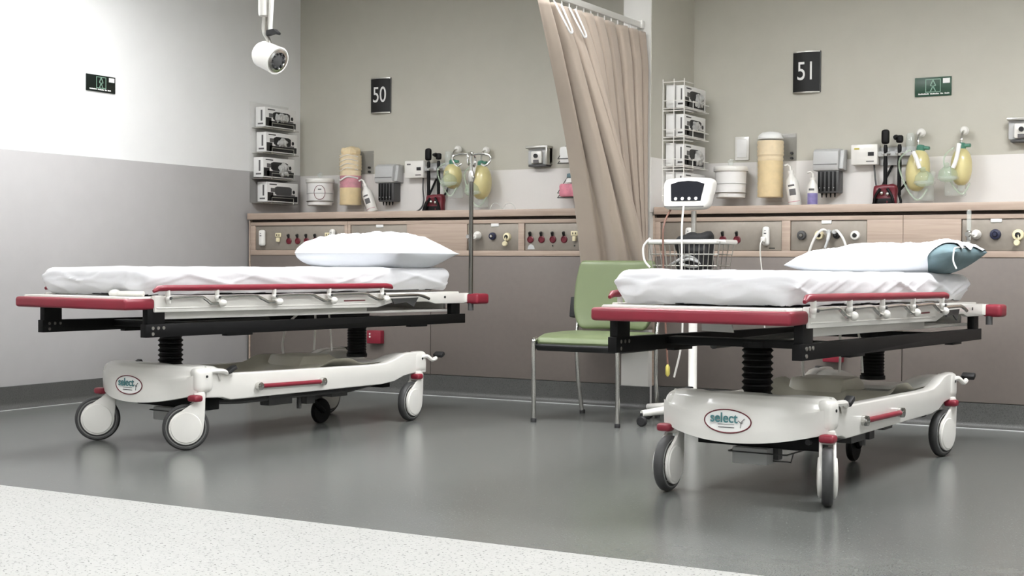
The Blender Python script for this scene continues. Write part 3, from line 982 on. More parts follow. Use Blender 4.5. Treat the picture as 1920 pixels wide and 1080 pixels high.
def dispenser(x, z, label):
    t = thing('soap_dispenser', label, 'dispenser', (x, BW, z), 0, 'grey wall dispensers')
    build('back_shell', G().box(-.075, .085, -.05, 0, -.06, .06), 'grey', t, .01)
    build('top_hood', G().box(-.078, .088, -.08, 0, .045, .062), 'steel', t, .004)
    build('side_cheek', G().box(.07, .085, -.08, 0, -.062, .05), 'steel', t, .003)
    build('front_bezel', G().box(-.042, .042, -.074, -.05, -.055, .03), 'white', t, .012)
    build('knob', G().lathe([(.014, 0), (.014, .012)], (0, -.074, -.005), '-y', 16), 'print_black', t)
    build('slot', G().box(-.02, .02, -.076, -.07, -.052, -.03), 'ink', t)
    build('base_lip', G().box(-.06, .075, -.07, 0, -.075, -.06), 'dgrey', t, .004)
dispenser(-4.472, 1.555, 'grey wall dispenser beside the curtain in the left bay')
dispenser(-1.435, 1.605, 'grey wall dispenser at the right edge of the right bay')

t = thing('clear_tubing', 'coil of thin clear tubing lying on the left bay ledge', 'tubing', (-4.64, 8.02, 1.1815))
build('tubing_coil', G().tube(smooth([(-.09, 0, .005), (-.07, 0, .05), (-.03, 0, .055), (0, .01, .02), (.03, .01, .05), (.08, 0, .05), (.11, 0, .005)]), .003, 6), 'clear', t)

# wire baskets behind the curtain
def wire_basket(x, z, label, top):
    t = thing('wire_basket', label, 'basket', (x, BW, z), 0, 'wire baskets beside the curtain')
    for k in range(5):
        yy = -.02 - k * .03
        build('wire', G().tube([(-.10, yy, 0), (.14, yy, 0)], .002, 6), 'steel', t)
    build('wire_rim', G().tube([(-.10, 0, .10), (-.10, -.15, .0), (.14, -.15, 0), (.14, 0, .10)], .003, 6), 'dgrey', t)
    build('wire_rim', G().tube([(-.10, 0, .15), (-.10, -.15, .03), (.14, -.15, .03), (.14, 0, .15)], .003, 6), 'dgrey', t)
    return t
wire_basket(-4.17, 1.49, 'upper wire basket beside the curtain', True)
wire_basket(-4.17, 1.27, 'lower wire basket beside the curtain', False)
def packet(x, y, z, d, m, label, cat='packet', rz=0.0):
    o = build('supply_packet', G().rbox((0, 0, d[2] / 2), d, min(d) * .2, .02, disp=lambda p, n: p + n * noise.noise(p * 30) * .003), m, None, loc=(x, y, z), rotz=rz)
    tag(o, label, cat, 'packets in the wire baskets')
packet(-4.225, 8.13, 1.494, (.075, .05, .105), 'white_matt', 'white carton in the upper wire basket', 'carton')
packet(-4.10, 8.17, 1.494, (.07, .05, .11), 'sign_white', 'tall white packet in the upper wire basket')
packet(-4.165, 8.14, 1.274, (.19, .10, .085), 'pink', 'pink printed packet in the lower wire basket')
packet(-4.14, 8.14, 1.364, (.14, .09, .03), 'sign_white', 'white packet on top of the pink one')
packet(-4.14, 8.14, 1.397, (.13, .09, .028), 'teal', 'teal packet stacked in the lower wire basket')
packet(-4.09, 8.15, 1.428, (.08, .08, .05), 'green_cap', 'dark green topmost packet in the lower wire basket')

# ------------------------------------------------------------------ stretchers
def caster(parent, x, y, phi, hub='white'):
    """phi: direction of the trail in the stretcher's frame"""
    c = bpy.data.objects.new('caster', None)
    COL.objects.link(c)
    c.parent = parent
    c.location = (x, y, 0)
    c.rotation_euler.z = phi
    tr, R = .062, .104
    zc = R
    build('tyre', G().lathe([(.078, -.017), (.096, -.0185), (R - .001, -.011), (R, 0), (R - .001, .011), (.096, .0185), (.078, .017)], (tr, 0, zc), 'y', 40, cap=False), 'tyre', c)
    build('wheel_rim', G().torus((tr, -.0175, zc), .087, .003, 'y', 40, 6).torus((tr, .0175, zc), .087, .003, 'y', 40, 6), 'tyre_ring', c)
    for s in (-1, 1):
        a0, a1 = .03, -2 * PI + 1.9
        pl = []
        n = 26
        pl.append((-.022, .25)); pl.append((.028, .25)); pl.append((.030, .215))
        for i in range(n + 1):
            a = PI - 1.95 + (-(2 * PI - 1.95 - .12)) * i / n
            pl.append((tr + .076 * math.cos(a), zc + .076 * math.sin(a)))
        pl.append((-.020, .16))
        g = G().prism(pl, 'y', s * .024 - .006, s * .024 + .006)
        build('fork_side', g, hub, c, .003)
        build('hub_cap', G().lathe([(.070, .029), (.066, .034), (.03, .037), (.008, .0375)], (tr, 0, zc), 'y' if s > 0 else '-y', 30), hub, c)
    build('fork_crown', G().box(-.022, .03, -.028, .028, .212, .262), hub, c, .008)
    build('axle', G().cyl((tr, -.036, zc), (tr, .036, zc), .006), 'steel', c)
    return c

SEL = []
def stretcher(pose, tilt, phis, labels, paper=False):
    x0, y0, th = pose
    t = thing('hospital_stretcher', labels, 'stretcher', (x0, y0, 0), th, 'hospital stretchers')
    xb = .027                                  # the undercarriage sits a touch to one side
    T = lambda y: tilt * y
    # --- undercarriage
    hw = .315
    side = [(-.70, .232), (-.60, .226), (-.55, .212), (.52, .212), (.62, .222), (.70, .246), (.80, .256), (.885, .252), (.888, .285), (.868, .335), (.83, .362),
            (.77, .368), (.70, .362), (.62, .336), (.54, .320), (.42, .318), (-.50, .333), (-.60, .336), (-.66, .362), (-.70, .376)]
    for s in (-1, 1):
        a, b = (xb + hw - .05, xb + hw) if s > 0 else (xb - hw, xb - hw + .05)
        build('side_member', G().prism(side, 'x', a, b), 'white', t, .006, 3)
    def front(u, w):
        x = (u * 2 - 1)
        yc = -.862 + .10 * abs(x) ** 2.4
        zb = .204 + .045 * abs(x) ** 2
        zt = .384 - .012 * abs(x) ** 4
        prof = [(0.02, zb), (0, zb + .002), (-.004, zb + .04), (-.004, zb + .09), (.004, zt - .045), (.016, zt - .018), (.034, zt - .004), (.06, zt), (.10, zt), (.155, zt - .006), (.19, zt - .02), (.215, zt - .05)]
        f = w * (len(prof) - 1)
        i = min(int(f), len(prof) - 2)
        k = f - i
        dy = prof[i][0] * (1 - k) + prof[i + 1][0] * k
        z = prof[i][1] * (1 - k) + prof[i + 1][1] * k
        # shallow moulded hollow behind the two corner housings
        if w > .5:
            z -= .012 * math.exp(-((abs(x) - .42) / .16) ** 2) * (w - .5) * 2
        # rounded ends
        e = max(0, abs(x) - .9) / .1
        return (xb + x * (hw + .008) , yc + dy * (1 - .35 * e), z - .018 * e * e * (1 if w > .4 else 0))
    build('foot_shroud', G().grid(front, 48, 44), 'white', t, ang=60)
    def rear(u, w):
        x = u * 2 - 1
        prof = [(.60, .30), (.64, .335), (.70, .355), (.76, .362), (.82, .360), (.862, .34), (.882, .30), (.886, .25)]
        f = w * (len(prof) - 1)
        i = min(int(f), len(prof) - 2)
        k = f - i
        y = prof[i][0] * (1 - k) + prof[i + 1][0] * k
        z = prof[i][1] * (1 - k) + prof[i + 1][1] * k
        z -= .05 * math.exp(-(x / .5) ** 4) * math.sin(PI * min(1, w * 1.1))
        return (xb + x * (hw - .012), y, z)
    build('head_shroud', G().grid(rear, 30, 28), 'white', t, ang=60)
    def tubf(u, w):
        y = -.66 + 1.30 * u
        x = (w * 2 - 1) * (hw - .045)
        e = abs(w * 2 - 1)
        z = .285 + .04 * max(0, e - .75) / .25 + .035 * math.exp(-((y - .25) / .12) ** 4) - .03 * math.exp(-((y + .1) / .3) ** 4) * (1 - e ** 3)
        return (xb + x, y, z)
    build('base_tub', G().grid(tubf, 40, 20), 'tub', t, ang=60)
    build('centre_box', G().prism([(.20, .30), (.24, .362), (.44, .362), (.50, .335), (.53, .30)], 'x', xb - .22, xb + .02), 'tub', t, .01)
    build('under_frame', G().box(xb - .25, xb + .25, -.62, -.56, .165, .215).box(xb - .25, xb + .25, .60, .66, .185, .225).box(xb - .03, xb + .03, -.6, .62, .175, .21), 'black', t, .004)
    build('brake_linkage', G().tube([(xb + .20, -.64, .20), (xb + .20, -.40, .185), (xb + .20, .40, .185), (xb + .20, .70, .22)], .011, 8).tube([(xb - .2, -.64, .2), (xb - .2, .70, .2)], .011, 8)
          .cbox((xb + .18, -.12, .175), (.06, .16, .05)).cbox((xb + .16, .12, .165), (.05, .06, .06)).tube([(xb + .17, .05, .17), (xb + .17, .05, .115)], .012, 8).cbox((xb + .12, .34, .18), (.12, .12, .05)), 'dgrey', t, 0)
    fw5 = build('fifth_wheel', G().lathe([(.06, -.014), (.066, -.006), (.066, .006), (.06, .014)], (xb + .02, .37, .067), 'x', 28), 'black', t)
    build('fifth_wheel_arm', G().tube([(xb + .045, .37, .067), (xb + .045, .30, .12), (xb + .03, .18, .175)], .013, 8), 'black', fw5)
    bx = build('drip_tray', G().box(xb - .09, xb + .05, -.66, -.52, .105, .165), 'grey', t, .004)
    build('tray_hanger', G().box(xb + .01, xb + .07, -.60, -.56, .12, .20), 'dgrey', t)
    build('tray_wire', G().tube([(xb - .10, -.67, .15), (xb + .13, -.67, .15), (xb + .13, -.5, .15), (xb - .10, -.5, .15)], .003, 6, closed=True).tube([(xb + .05, -.6, .115), (xb + .12, -.6, .115), (xb + .13, -.6, .15)], .003, 6), 'dgrey', t)
    # oval maker's badge on the foot shroud
    bd = bpy.data.objects.new('badge', None)
    g = G()
    def shy(x):
        xx = (x - xb) / (hw + .008)
        return -.862 + .10 * abs(xx) ** 2.4 - .004
    n = 44
    cx, cz, ra, rb = xb - .018, .284, .092, .042
    def el(k, sc):
        a = 2 * PI * k / n
        x = cx + ra * sc * math.cos(a)
        return (x, shy(x), cz + rb * sc * math.sin(a))
    face = G().add([(*el(k, 1)[:1], el(k, 1)[1] - .0018, el(k, 1)[2]) for k in range(n)] + [(cx, shy(cx) - .0018, cz)], [(k, (k + 1) % n, n) for k in range(n)])
    bo = build('badge', face, 'sign_white', t)
    build('badge_border', G().tube([(el(k, 1)[0], el(k, 1)[1] - .002, el(k, 1)[2]) for k in range(n)], .0024, 6, closed=True), 'redbox', bo)
    text('badge_lettering', 'select', .050, 'teal_ink', bo, (cx - .012, shy(cx) - .004, cz + .011), sx=.92, ext=.001, bold=.0006)
    build('badge_small_print', G().box(cx - .036, cx + .028, shy(cx) - .0032, shy(cx) - .002, cz - .012, cz - .0105).box(cx - .034, cx + .028, shy(cx) - .0032, shy(cx) - .002, cz - .0235, cz - .0205), 'ink', bo)
    yk = shy(cx) - .003
    build('badge_sprig', G().tube([(cx + .052, yk, cz - .022), (cx + .054, yk, cz - .002), (cx + .068, yk, cz + .012)], .0012, 5).tube([(cx + .054, yk, cz - .004), (cx + .044, yk, cz + .004)], .0012, 5).tube([(cx + .054, yk, cz - .006), (cx + .062, yk, cz - .001)], .0012, 5), 'ink', bo)
    # casters, brake tabs, pedals
    pos = [(-.258, -.745), (.338, -.735), (-.27, .825), (.325, .825)]
    for (cx_, cy_), ph in zip(pos, phis):
        caster(t, cx_, cy_, ph)
        s = 1 if cx_ > 0 else -1
        fy = -1 if cy_ < 0 else 1
        build('brake_tab', G().rbox((cx_ + s * .018, cy_ - .045 if fy < 0 else cy_ - .02, .236), (.058, .05, .03), .012, .008), 'red', t)
        build('caster_housing', G().rbox((cx_ - s * .012, cy_ + .015, .312), (.07, .11, .115), .028, .012), 'white', t)
        build('bracket_screw', G().lathe([(.006, 0), (.006, .004)], (cx_ + s * .022, cy_ + .02, .33), 'x', 10), 'print_black', t)
    for s in (-1, 1):
        px = xb + s * (hw - .01)
        build('pedal_arm', G().tube(smooth([(px, .83, .335), (px + s * .02, .875, .342), (px + s * .035, .905, .322), (px + s * .04, .935, .33)]), .011, 8), 'white', t)
        build('pedal_pad', G().cbox((px + s * .045, .952, .348), (.06, .035, .022), Matrix.Rotation(.5, 3, 'X')), 'rubber', t, .006)
        build('pedal_arm', G().tube(smooth([(px + s * .01, -.68, .35), (px + s * .025, -.62, .35), (px + s * .02, -.585, .338)]), .011, 8), 'white', t)
        build('pedal_pad', G().cbox((px + s * .02, -.560, .352), (.035, .055, .02), Matrix.Rotation(.45, 3, 'X')), 'rubber', t, .006)
        hx = xb + s * (hw + .012)
        hb = build('grip_bar', G().tube([(hx, -.375, .264), (hx, .05, .258)], .0105, 12), 'red', t)
        for gy, gz_ in ((-.38, .264), (.055, .258)):
            build('grip_end', G().lathe([(.019, -.012), (.021, 0), (.019, .012), (.008, .014)], (hx, gy, gz_), 'x', 16), 'chrome', hb)
    # --- lift columns
    def bell(y, zt, rr, ribs):
        prof = [(rr * 1.12, .335), (rr * 1.12, .352)]
        n = ribs
        for i in range(n):
            z = .352 + (zt - .352) * i / n
            dz = (zt - .352) / n
            lo = .9 if n < 10 else .98
            prof += [(rr * lo, z + dz * .1), (rr * 1.06, z + dz * .5), (rr * lo, z + dz * .9)]
        prof += [(rr * 1.05, zt), (rr * 1.05, zt + .02)]
        build('lift_column', G().lathe(prof, (.024, y, 0), n=28), 'black', t, ang=20)
    bell(-.63, .535 + T(-.63), .056, 8)
    bell(.68, .53 + T(.68), .050, 12)
    # --- black carriage under the bed surface
    for s in (-1, 1):
        x = s * .352
        poly = [(-1.072, .517 + T(-1.07)), (-.60, .517 + T(-.6)), (-.60, .508 + T(-.6)), (-.44, .508 + T(-.44)), (-.44, .517 + T(-.44)), (.72, .515 + T(.72)), (.72, .506 + T(.72)), (.86, .506 + T(.86)), (.86, .515 + T(.86)), (1.198, .515 + T(1.2)), (1.198, .566 + T(1.2)), (-1.072, .574 + T(-1.07))]
        bm_ = build('carriage_beam', G().prism(poly, 'x', x - .018, x + .018), 'black', t, .002)
        build('carriage_post', G().box(x - .016, x + .016, -1.062, -.965, .572 + T(-1), .655 + T(-1)), 'black', t, .002)
        build('carriage_post', G().box(x - .016, x + .016, 1.075, 1.15, .56 + T(1.1), .64 + T(1.1)), 'black', t, .002)
        bolts = G()
        for (yy, zz) in ((-1.035, .557), (-1.005, .557), (-.975, .557), (-1.035, .532)):
            bolts.lathe([(.0075, 0), (.0075, .004)], (x + s * .018, yy, zz + T(-1)), 'x', 10)
            bolts.lathe([(.0075, 0), (.0075, .004)], (x - s * .018 - .004, yy, zz + T(-1)), 'x', 10)
        build('beam_bolts', bolts, 'steel', bm_)
    build('cross_member', G().box(-.335, .335, -.67, -.59, .536 + T(-.6), .566 + T(-.6)), 'black', t, .003)
    build('cross_member', G().box(-.335, .335, .64, .72, .53 + T(.7), .56 + T(.7)), 'black', t, .003)
    build('gas_strut', G().tube([(-.17, -.60, .535 + T(-.6)), (-.17, .2, .545)], .016, 10), 'dgrey', t)
    # --- bed surface
    build('litter_deck', G().prism([(-1.15, .668 + T(-1.15)), (1.16, .668 + T(1.16)), (1.16, .69 + T(1.16)), (-1.15, .69 + T(-1.15))], 'x', -.355, .355), 'white', t, .004)
    build('under_tray', G().prism([(.40, .586 + T(.4)), (1.11, .580 + T(1.11)), (1.11, .594 + T(1.11)), (.40, .598 + T(.4))], 'x', -.335, .335), 'white', t, .003)
    build('tray_skirt', G().prism([(-.95, .592 + T(-.93)), (.40, .586 + T(.4)), (.40, .622 + T(.4)), (-.95, .628 + T(-.93))], 'x', .315, .340), 'white', t, .003)
    build('tray_skirt', G().prism([(.10, .592), (.40, .586 + T(.4)), (.40, .622 + T(.4)), (.10, .626)], 'x', -.340, -.315), 'white', t, .003)
    build('tray_back', G().box(-.33, .30, 1.09, 1.11, .59 + T(1.1), .64 + T(1.1)), 'white', t, .003)
    zf_ = T(-1.08)
    for s in (-1, 1):
        x = s * .366
        pl = [(-1.03, .625), (.44, .617), (.56, .640), (.86, .640), (.92, .627), (1.21, .625), (1.21, .682), (.52, .684), (.40, .690), (-1.03, .698)]
        pn = build('side_frame', G().prism([(a, b + T(a)) for a, b in pl], 'x', x - .012, x + .012), 'white', t, .004)
        build('side_ridge', G().prism([(a, b + T(a)) for a, b in ((-1.02, .640), (.42, .632), (.42, .638), (-1.02, .646))], 'x', x + s * .012 - .003, x + s * .012 + .003), 'white', pn, .002)
        build('rating_plate', G().box(x + s * .0125 - .001, x + s * .0125 + .001, .18, .34, .652 + T(.2), .658 + T(.2)), 'redbox', pn)
        build('frame_screw', G().lathe([(.007, -.002), (.007, .003)], (x + s * .012, 1.0, .662 + T(1)), 'x', 12), 'print_black', pn)
        # crank handle and latch ahead of the head bumper
        build('latch_lever', G().tube(smooth([(x + s * .03, .50, .676 + T(.5)), (x + s * .034, .70, .678 + T(.7)), (x + s * .03, .78, .672 + T(.78)), (x + s * .03, .84, .656 + T(.84))]), .008, 8), 'chrome', t)
        build('latch_plate', G().prism([(.54, .66 + T(.5)), (.76, .664 + T(.7)), (.72, .615 + T(.7)), (.66, .64 + T(.7)), (.56, .632 + T(.5))], 'x', x + s * .016, x + s * .022), 'dgrey', t)
        # drop-side rail
        xr = s * .398
        yr = (-1.10 if paper else -1.03) if s > 0 else -.985
        rl = build('side_rail', G().tube([(xr, yr - .025, .716 + T(-1.1)), (xr, yr, .728 + T(-1.1)), (xr, yr + .04, .730 + T(-1)), (xr, .48, .728 + T(.5)), (xr, .515, .724 + T(.5)), (xr, .53, .716 + T(.5))], [.007, .0130, .0140, .0140, .0130, .007], 12), 'red', t)
        ys = [yr + .055, -.69, -.33, .05, .45]
        for i, y in enumerate(ys):
            build('rail_arm', G().tube([(xr, y, .722 + T(y)), (xr, y, .690 + T(y)), (xr - s * .006, y + .01, .664 + T(y))], [.0105, .0105, .010], 10).ball((xr, y, .686 + T(y)), .013, 12, 6), 'white', rl)
            build('arm_bolt', G().lathe([(.006, .0), (.006, .018)] if s > 0 else [(.006, -.018), (.006, 0)], (xr, y + .004, .686 + T(y)), 'x', 10), 'dgrey', rl)
            if 0 < i < 5:
                build('rail_knob', G().ball((xr + s * .006, y + .03, .660 + T(y)), (.016, .021, .017)), 'white', rl)
            if i < 4:
                y2 = ys[i + 1]
                build('rail_link', G().tube(smooth([(xr, y + .015, .688 + T(y)), (xr, y + (y2 - y) * .62, .690 + T(y)), (xr, y + (y2 - y) * .78, .676 + T(y)), (xr, y2 - .035, .660 + T(y)), (xr, y2 + .005, .660 + T(y2))], 5), .0075, 8), 'chrome', rl)
        if s > 0 and not paper:
            build('bed_handle', G().tube(smooth([(.20, -1.09, .703 + zf_), (.27, -1.08, .706 + zf_), (.33, -1.05, .704 + zf_)]), [.012] * 13, 10).ball((.19, -1.09, .705 + zf_), (.032, .024, .018)), 'white', t)
        hbp = build('corner_bumper', G().rbox((s * .418, 1.245, .650 + T(1.2)), (.085, .115, .058), .014, .012), 'red', t)
        build('bumper_bracket', G().box(min(s * .34, s * .39), max(s * .34, s * .39), 1.18, 1.25, .63 + T(1.2), .68 + T(1.2)), 'white', hbp, .003)
        build('pole_socket', G().lathe([(.016, -.07), (.016, -.03)], (s * .402, 1.205, .655 + T(1.2)), n=14), 'dgrey', hbp)
    zf = T(-1.1)
    fb = G()
    U = [(-.378, -1.19), (.376, -1.19), (.376, -1.025), (.345, -1.025), (.345, -1.145), (-.345, -1.145), (-.345, -1.025), (-.378, -1.025)]
    build('foot_bumper', fb.prism(U, 'z', .637 + zf, .684 + zf), 'red', t, .013, 3)
    build('foot_plate', G().box(-.344, .344, -1.165, -1.0, .676 + zf, .693 + zf), 'white', t, .004)
    build('head_rail', G().tube([(-.36, 1.2, .655 + T(1.2)), (.36, 1.2, .655 + T(1.2))], .016, 12), 'white', t)
    # loose white leads hanging under the head half
    build('control_lead', G().tube(smooth([(-.12, .38, .575), (-.15, .33, .52), (-.16, .30, .42), (-.15, .30, .34)]), .006, 7), 'white', t)
    build('control_lead', G().tube(smooth([(-.04, .42, .575), (-.03, .41, .5), (-.03, .40, .38)]), .006, 7), 'white', t)
    build('control_lead', G().tube(smooth([(.03, .45, .575), (.05, .44, .5), (.06, .44, .38)]), .005, 7), 'white', t)
    if paper:
        build('document_sleeve', G().prism([(-.34, .580), (-.20, .576), (-.22, .64), (-.34, .64)], 'y', -.345, -.34), 'white_matt', t)
    return t

def loc2w(pose, x, y):
    c, s = math.cos(pose[2]), math.sin(pose[2])
    return (pose[0] + c * x - s * y, pose[1] + s * x + c * y)
P1 = (-4.634, 5.619, -.097)
P2 = (-1.810, 5.695, -.056)
TILT1, TILT2 = -.0015, -.009
# caster trail directions in each stretcher's own frame (forward to the head = +y)
d1 = math.atan2(-.68, -.73) - P1[2]
d2 = math.atan2(-.95, .3) - P2[2]
stretcher(P1, TILT1, [d1, d1 + .05, -PI / 2 + .1, -PI / 2 + .12], 'white stretcher with maroon bumpers and a drip pole, left bay')
stretcher(P2, TILT2, [-PI / 2 + .05, d2, -PI / 2 - .1, -PI / 2 - .16], 'white stretcher with a clear select badge, right bay', paper=True)

def mattress(pose, tilt, label, seed):
    x, y = loc2w(pose, -.008, .025)
    t = thing('mattress', label, 'mattress', (x, y, .694 + tilt * .025), pose[2], 'sheeted mattresses')
    t.rotation_euler = (0, 0, 0)
    t.rotation_mode = 'XYZ'
    t.rotation_euler = (tilt, 0, pose[2])
    build('mattress_core', G().rbox((0, 0, .05), (.60, 2.09, .094), .03, .05), 'core', t)
    sv = Vector((seed * 3.1, seed * 1.7, 0))
    def disp(p, n):
        q = p + sv
        side = 1 - min(1, max(0, n.z))                       # 1 on the flanks
        w = .0035 * noise.noise(Vector((q.x * 5, q.y * 4, q.z * 6)))
        f = noise.noise(Vector((q.y * 2.6 + q.z * 12, q.x * 4, 1.3)))
        g2 = noise.noise(Vector((q.y * 5 - q.z * 20, q.x * 6, 4.1)))
        ridge = math.exp(-(f / .14) ** 2) * .011 + math.exp(-(g2 / .11) ** 2) * .006
        lowk = .6 * max(0, min(1, (p.z + .0625) / .05))
        top = math.exp(-(noise.noise(Vector((q.x * 3.5 + q.y * 2.2, q.y * 1.6, 9.0))) / .15) ** 2) * .004
        b = p + n * (w + side * ridge * (.4 + lowk) + (1 - side) * top)
        if p.z < 0:
            b -= Vector((n.x, n.y, 0)) * .030 * min(1, -p.z / .055) ** 2   # tucked in under the edge
        cr = max(0.0, abs(p.y) - .93) / .15 * max(0.0, abs(p.x) - .16) / .16
        if cr > 0:
            b += n * side * .005 * min(1, cr) * math.sin(70 * (p.z * .9 + .35 * abs(p.x) - .2 * abs(p.y)))
        return b
    def drop(c):
        return c.z < -.056 + .008 * noise.noise(Vector((c.x * 6, c.y * 6, seed))) 
    build('fitted_sheet', G().rbox((0, 0, .062), (.685, 2.19, .125), .045, (.014, .016, .006), disp=disp, drop=drop), 'sheet', t, ang=80)
    return t
mattress(P1, TILT1 + .001, 'mattress under a white sheet on the left stretcher', 1)
mattress(P2, TILT2, 'mattress under a white sheet on the right stretcher', 5)

def pillow(pose, lx, ly, z, ax, ay, H, rz, label, seed, open_end=False, tiltz=0.0, full=.5, soft=.5):
    x, y = loc2w(pose, lx, ly)
    t = thing('pillow', label, 'pillow', (x, y, z), pose[2] + rz, 'white pillows')
    def surf(sgn, a, b, hh, off=0.0, u0=-1, u1=1):
        def fn(u, w):
            vv = math.sin(PI / 2 * (w * 2 - 1))
            ue = u1 if u1 >= 1 else (u1 + (.34 * min(1.0, ((vv + 1) / .55) ** .7) if sgn > 0 else 0) + .015 * math.sin(11 * vv))
            uu = u0 + (ue - u0) * (.5 + .5 * math.sin(PI / 2 * (u * 2 - 1)))
            e = max(0.0, (1 - abs(uu) ** 3.2)) * max(0.0, (1 - abs(vv) ** 3.2))
            k = e ** (full + (soft - full) * (uu * .5 + .5))
            px = a * uu * (1 - .07 * (1 - abs(vv) ** 2) * abs(uu) ** 3)
            py = b * vv * (1 - .07 * (1 - abs(uu) ** 2) * abs(vv) ** 3)
            nz = noise.noise(Vector((px * 5 + seed, py * 5, 0))) * .016 + (1 - abs(noise.noise(Vector((px * 6 + py * 9, py * 3 + seed, 2.0))))) ** 7 * .012
            lift = max(0.0, (uu - .35) / .65)
            rim = .42 * hh + tiltz * px + (.30 * hh * lift * lift * (3 - 2 * lift) if open_end else 0)
            if sgn > 0:
                zz = rim + (hh * .58 + nz) * k + off * k
            else:
                zz = rim - (rim - tiltz * px * .2) * min(1, k * (1.35 - .25 * lift if open_end else 1.35)) - off * k * .2
                zz = max(zz, .002)
            return (px, py, zz)
        return fn
    if not open_end:
        g = G().grid(surf(1, ax, ay, H), 60, 44).grid(surf(-1, ax, ay, H), 60, 44)
        build('pillow_case', g, 'pillow', t, ang=80)
        build('case_seam', G().tube([Vector(surf(1, ax, ay, H)(i / 30, 0.0)) + Vector((0, -.002, 0)) for i in range(31)], .003, 6), 'pillow', t)
    else:
        g = G().grid(surf(1, ax, ay, H, 0), 50, 40).grid(surf(-1, ax, ay, H, 0), 50, 40)
        build('pillow_cushion', g, 'teal', t, ang=80)
        sc = 1.025
        g = G().grid(surf(1, ax * sc, ay * sc, H, .012, -1, .64), 54, 44).grid(surf(-1, ax * sc, ay * sc, H, .0, -1, .64), 54, 44)
        build('pillow_case', g, 'pillow', t, ang=80)
        cs = surf(1, ax, ay, H, .006)
        build('pillow_tie', G().tube(smooth([cs(.93, .5), cs(.93, .25), cs(.92, .08), Vector(cs(.92, .02)) + Vector((0, -.01, -.04)), Vector(cs(.93, .02)) + Vector((.012, -.012, -.075))]), .0035, 7), 'sign_white', t)
    return t
ZM = .694 + .127
pillow(P1, .035, .84, ZM - .004, .365, .27, .19, .03, 'plump white pillow on the left stretcher', 2, full=.26, soft=.75)
pillow(P2, .045, .80, ZM - .010, .385, .25, .118, .0, 'white pillow with teal end showing, on the right stretcher', 7, open_end=True, tiltz=.035, full=.46, soft=.50)

# drip pole in the socket of the first stretcher
x, y = loc2w(P1, .402, 1.205)
t = thing('drip_pole', 'chrome drip pole with four hooks at the head of the left stretcher', 'drip pole', (x, y, .60), P1[2])
build('lower_pole', G().cyl((0, 0, 0), (0, 0, .72), .0125, .0125, 16), 'pole', t)
build('clamp_collar', G().lathe([(.016, .70), (.018, .715), (.018, .745), (.012, .76)], n=16).cyl((.0, 0, .735), (.03, -.012, .72), .006), 'steel', t)
build('upper_pole', G().cyl((0, 0, .72), (0, 0, .855), .008, .008, 12), 'chrome', t)
for i in range(4):
    a = .45 + i * PI / 2
    c, s = math.cos(a), math.sin(a)
    build('hook', G().tube(smooth([(0, 0, .85), (.05 * c, .05 * s, .856), (.10 * c, .10 * s, .845), (.105 * c, .105 * s, .815), (.08 * c, .08 * s, .79), (.055 * c, .055 * s, .80)]), .006, 8), 'chrome', t)
build('hook_hub', G().ball((0, 0, .855), .014), 'chrome', t)

# ------------------------------------------------------------------ chair
t = thing('visitor_chair', 'green padded visitor chair with chrome legs between the beds', 'chair', (-3.395, 6.92, 0))
fx, fy, ry = .247, -.27, .27
def seatd(p, n):
    return p + Vector((0, 0, -.010 * (p.y / .25) ** 2 * (1 if p.y < 0 else .2) - .014 * max(0, -p.y - .17) / .08))
build('seat', G().rbox((0, -.012, .452), (.492, .495, .048), .023, .02, disp=seatd), 'green', t)
build('seat_pan', G().prism([(-.266, .404), (-.235, .380), (.21, .376), (.238, .415), (.238, .438), (-.12, .438), (-.262, .418)], 'x', -.2495, .2495), 'rubber', t, .008)
def backf(u, w):
    pass
def bdisp(p, n):
    curve = .055 * (p.x / .25) ** 2
    lean = .16 * (p.z + .19)
    nx = 1 - .10 * (max(0, p.z) / .19) ** 2 - .22 * (max(0, -p.z) / .19) ** 3
    return Vector((p.x * nx, p.y - curve + lean, p.z))
build('backrest', G().rbox((0, .235, .675), (.50, .05, .385), .024, .018, disp=bdisp), 'green', t)
for s in (-1, 1):
    build('leg', G().tube(smooth([(s * (fx - .005), fy + .02, .445), (s * fx, fy - .005, .438), (s * fx, fy - .005, .41), (s * fx, fy, .2), (s * fx, fy, .012)]), .0125, 12), 'chrome', t)
    build('leg', G().tube(smooth([(s * .245, .30, .70), (s * .245, .235, .5), (s * .245, .225, .40), (s * .24, .24, .2), (s * .232, .275, .012)]), .0125, 12), 'chrome', t)
    build('seat_rail', G().tube([(s * .246, fy, .425), (s * .246, .23, .400)], .011, 10), 'rubber', t)
    for gx, gy in ((s * fx, fy), (s * .231, .277)):
        build('foot_glide', G().lathe([(.016, 0), (.016, .016), (.013, .022)], (gx, gy, 0), n=12), 'rubber', t)
    build('back_bracket', G().cbox((s * .268, .245, .60), (.038, .05, .115), Matrix.Rotation(-.16, 3, 'X')), 'rubber', t, .006)

# ------------------------------------------------------------------ vital signs monitor on its stand
sx, sy = -2.885, 7.02
t = thing('monitor_stand', 'white rolling stand with wire basket beside the chair', 'stand', (sx, sy, 0))
build('lower_column', G().lathe([(.045, .075), (.03, .10), (.023, .11), (.023, .80)], n=20), 'white', t)
build('upper_column', G().lathe([(.014, .79), (.014, 1.13)], n=16), 'steel', t)
a0 = math.atan2(.10, -.33)
for i in range(5):
    a = a0 + i * 2 * PI / 5
    c, s = math.cos(a), math.sin(a)
    build('base_leg', G().tube([(0, 0, .085), (.12 * c, .12 * s, .085), (.31 * c, .31 * s, .068)], [.032, .024, .017], 10), 'white', t)
    build('stand_caster', G().lathe([(.022, -.012), (.028, -.006), (.028, .006), (.022, .012)], (.31 * c, .31 * s, .028), 'y', 18).cyl((.31 * c, .31 * s, .03), (.31 * c, .31 * s, .07), .009), 'rubber', t)
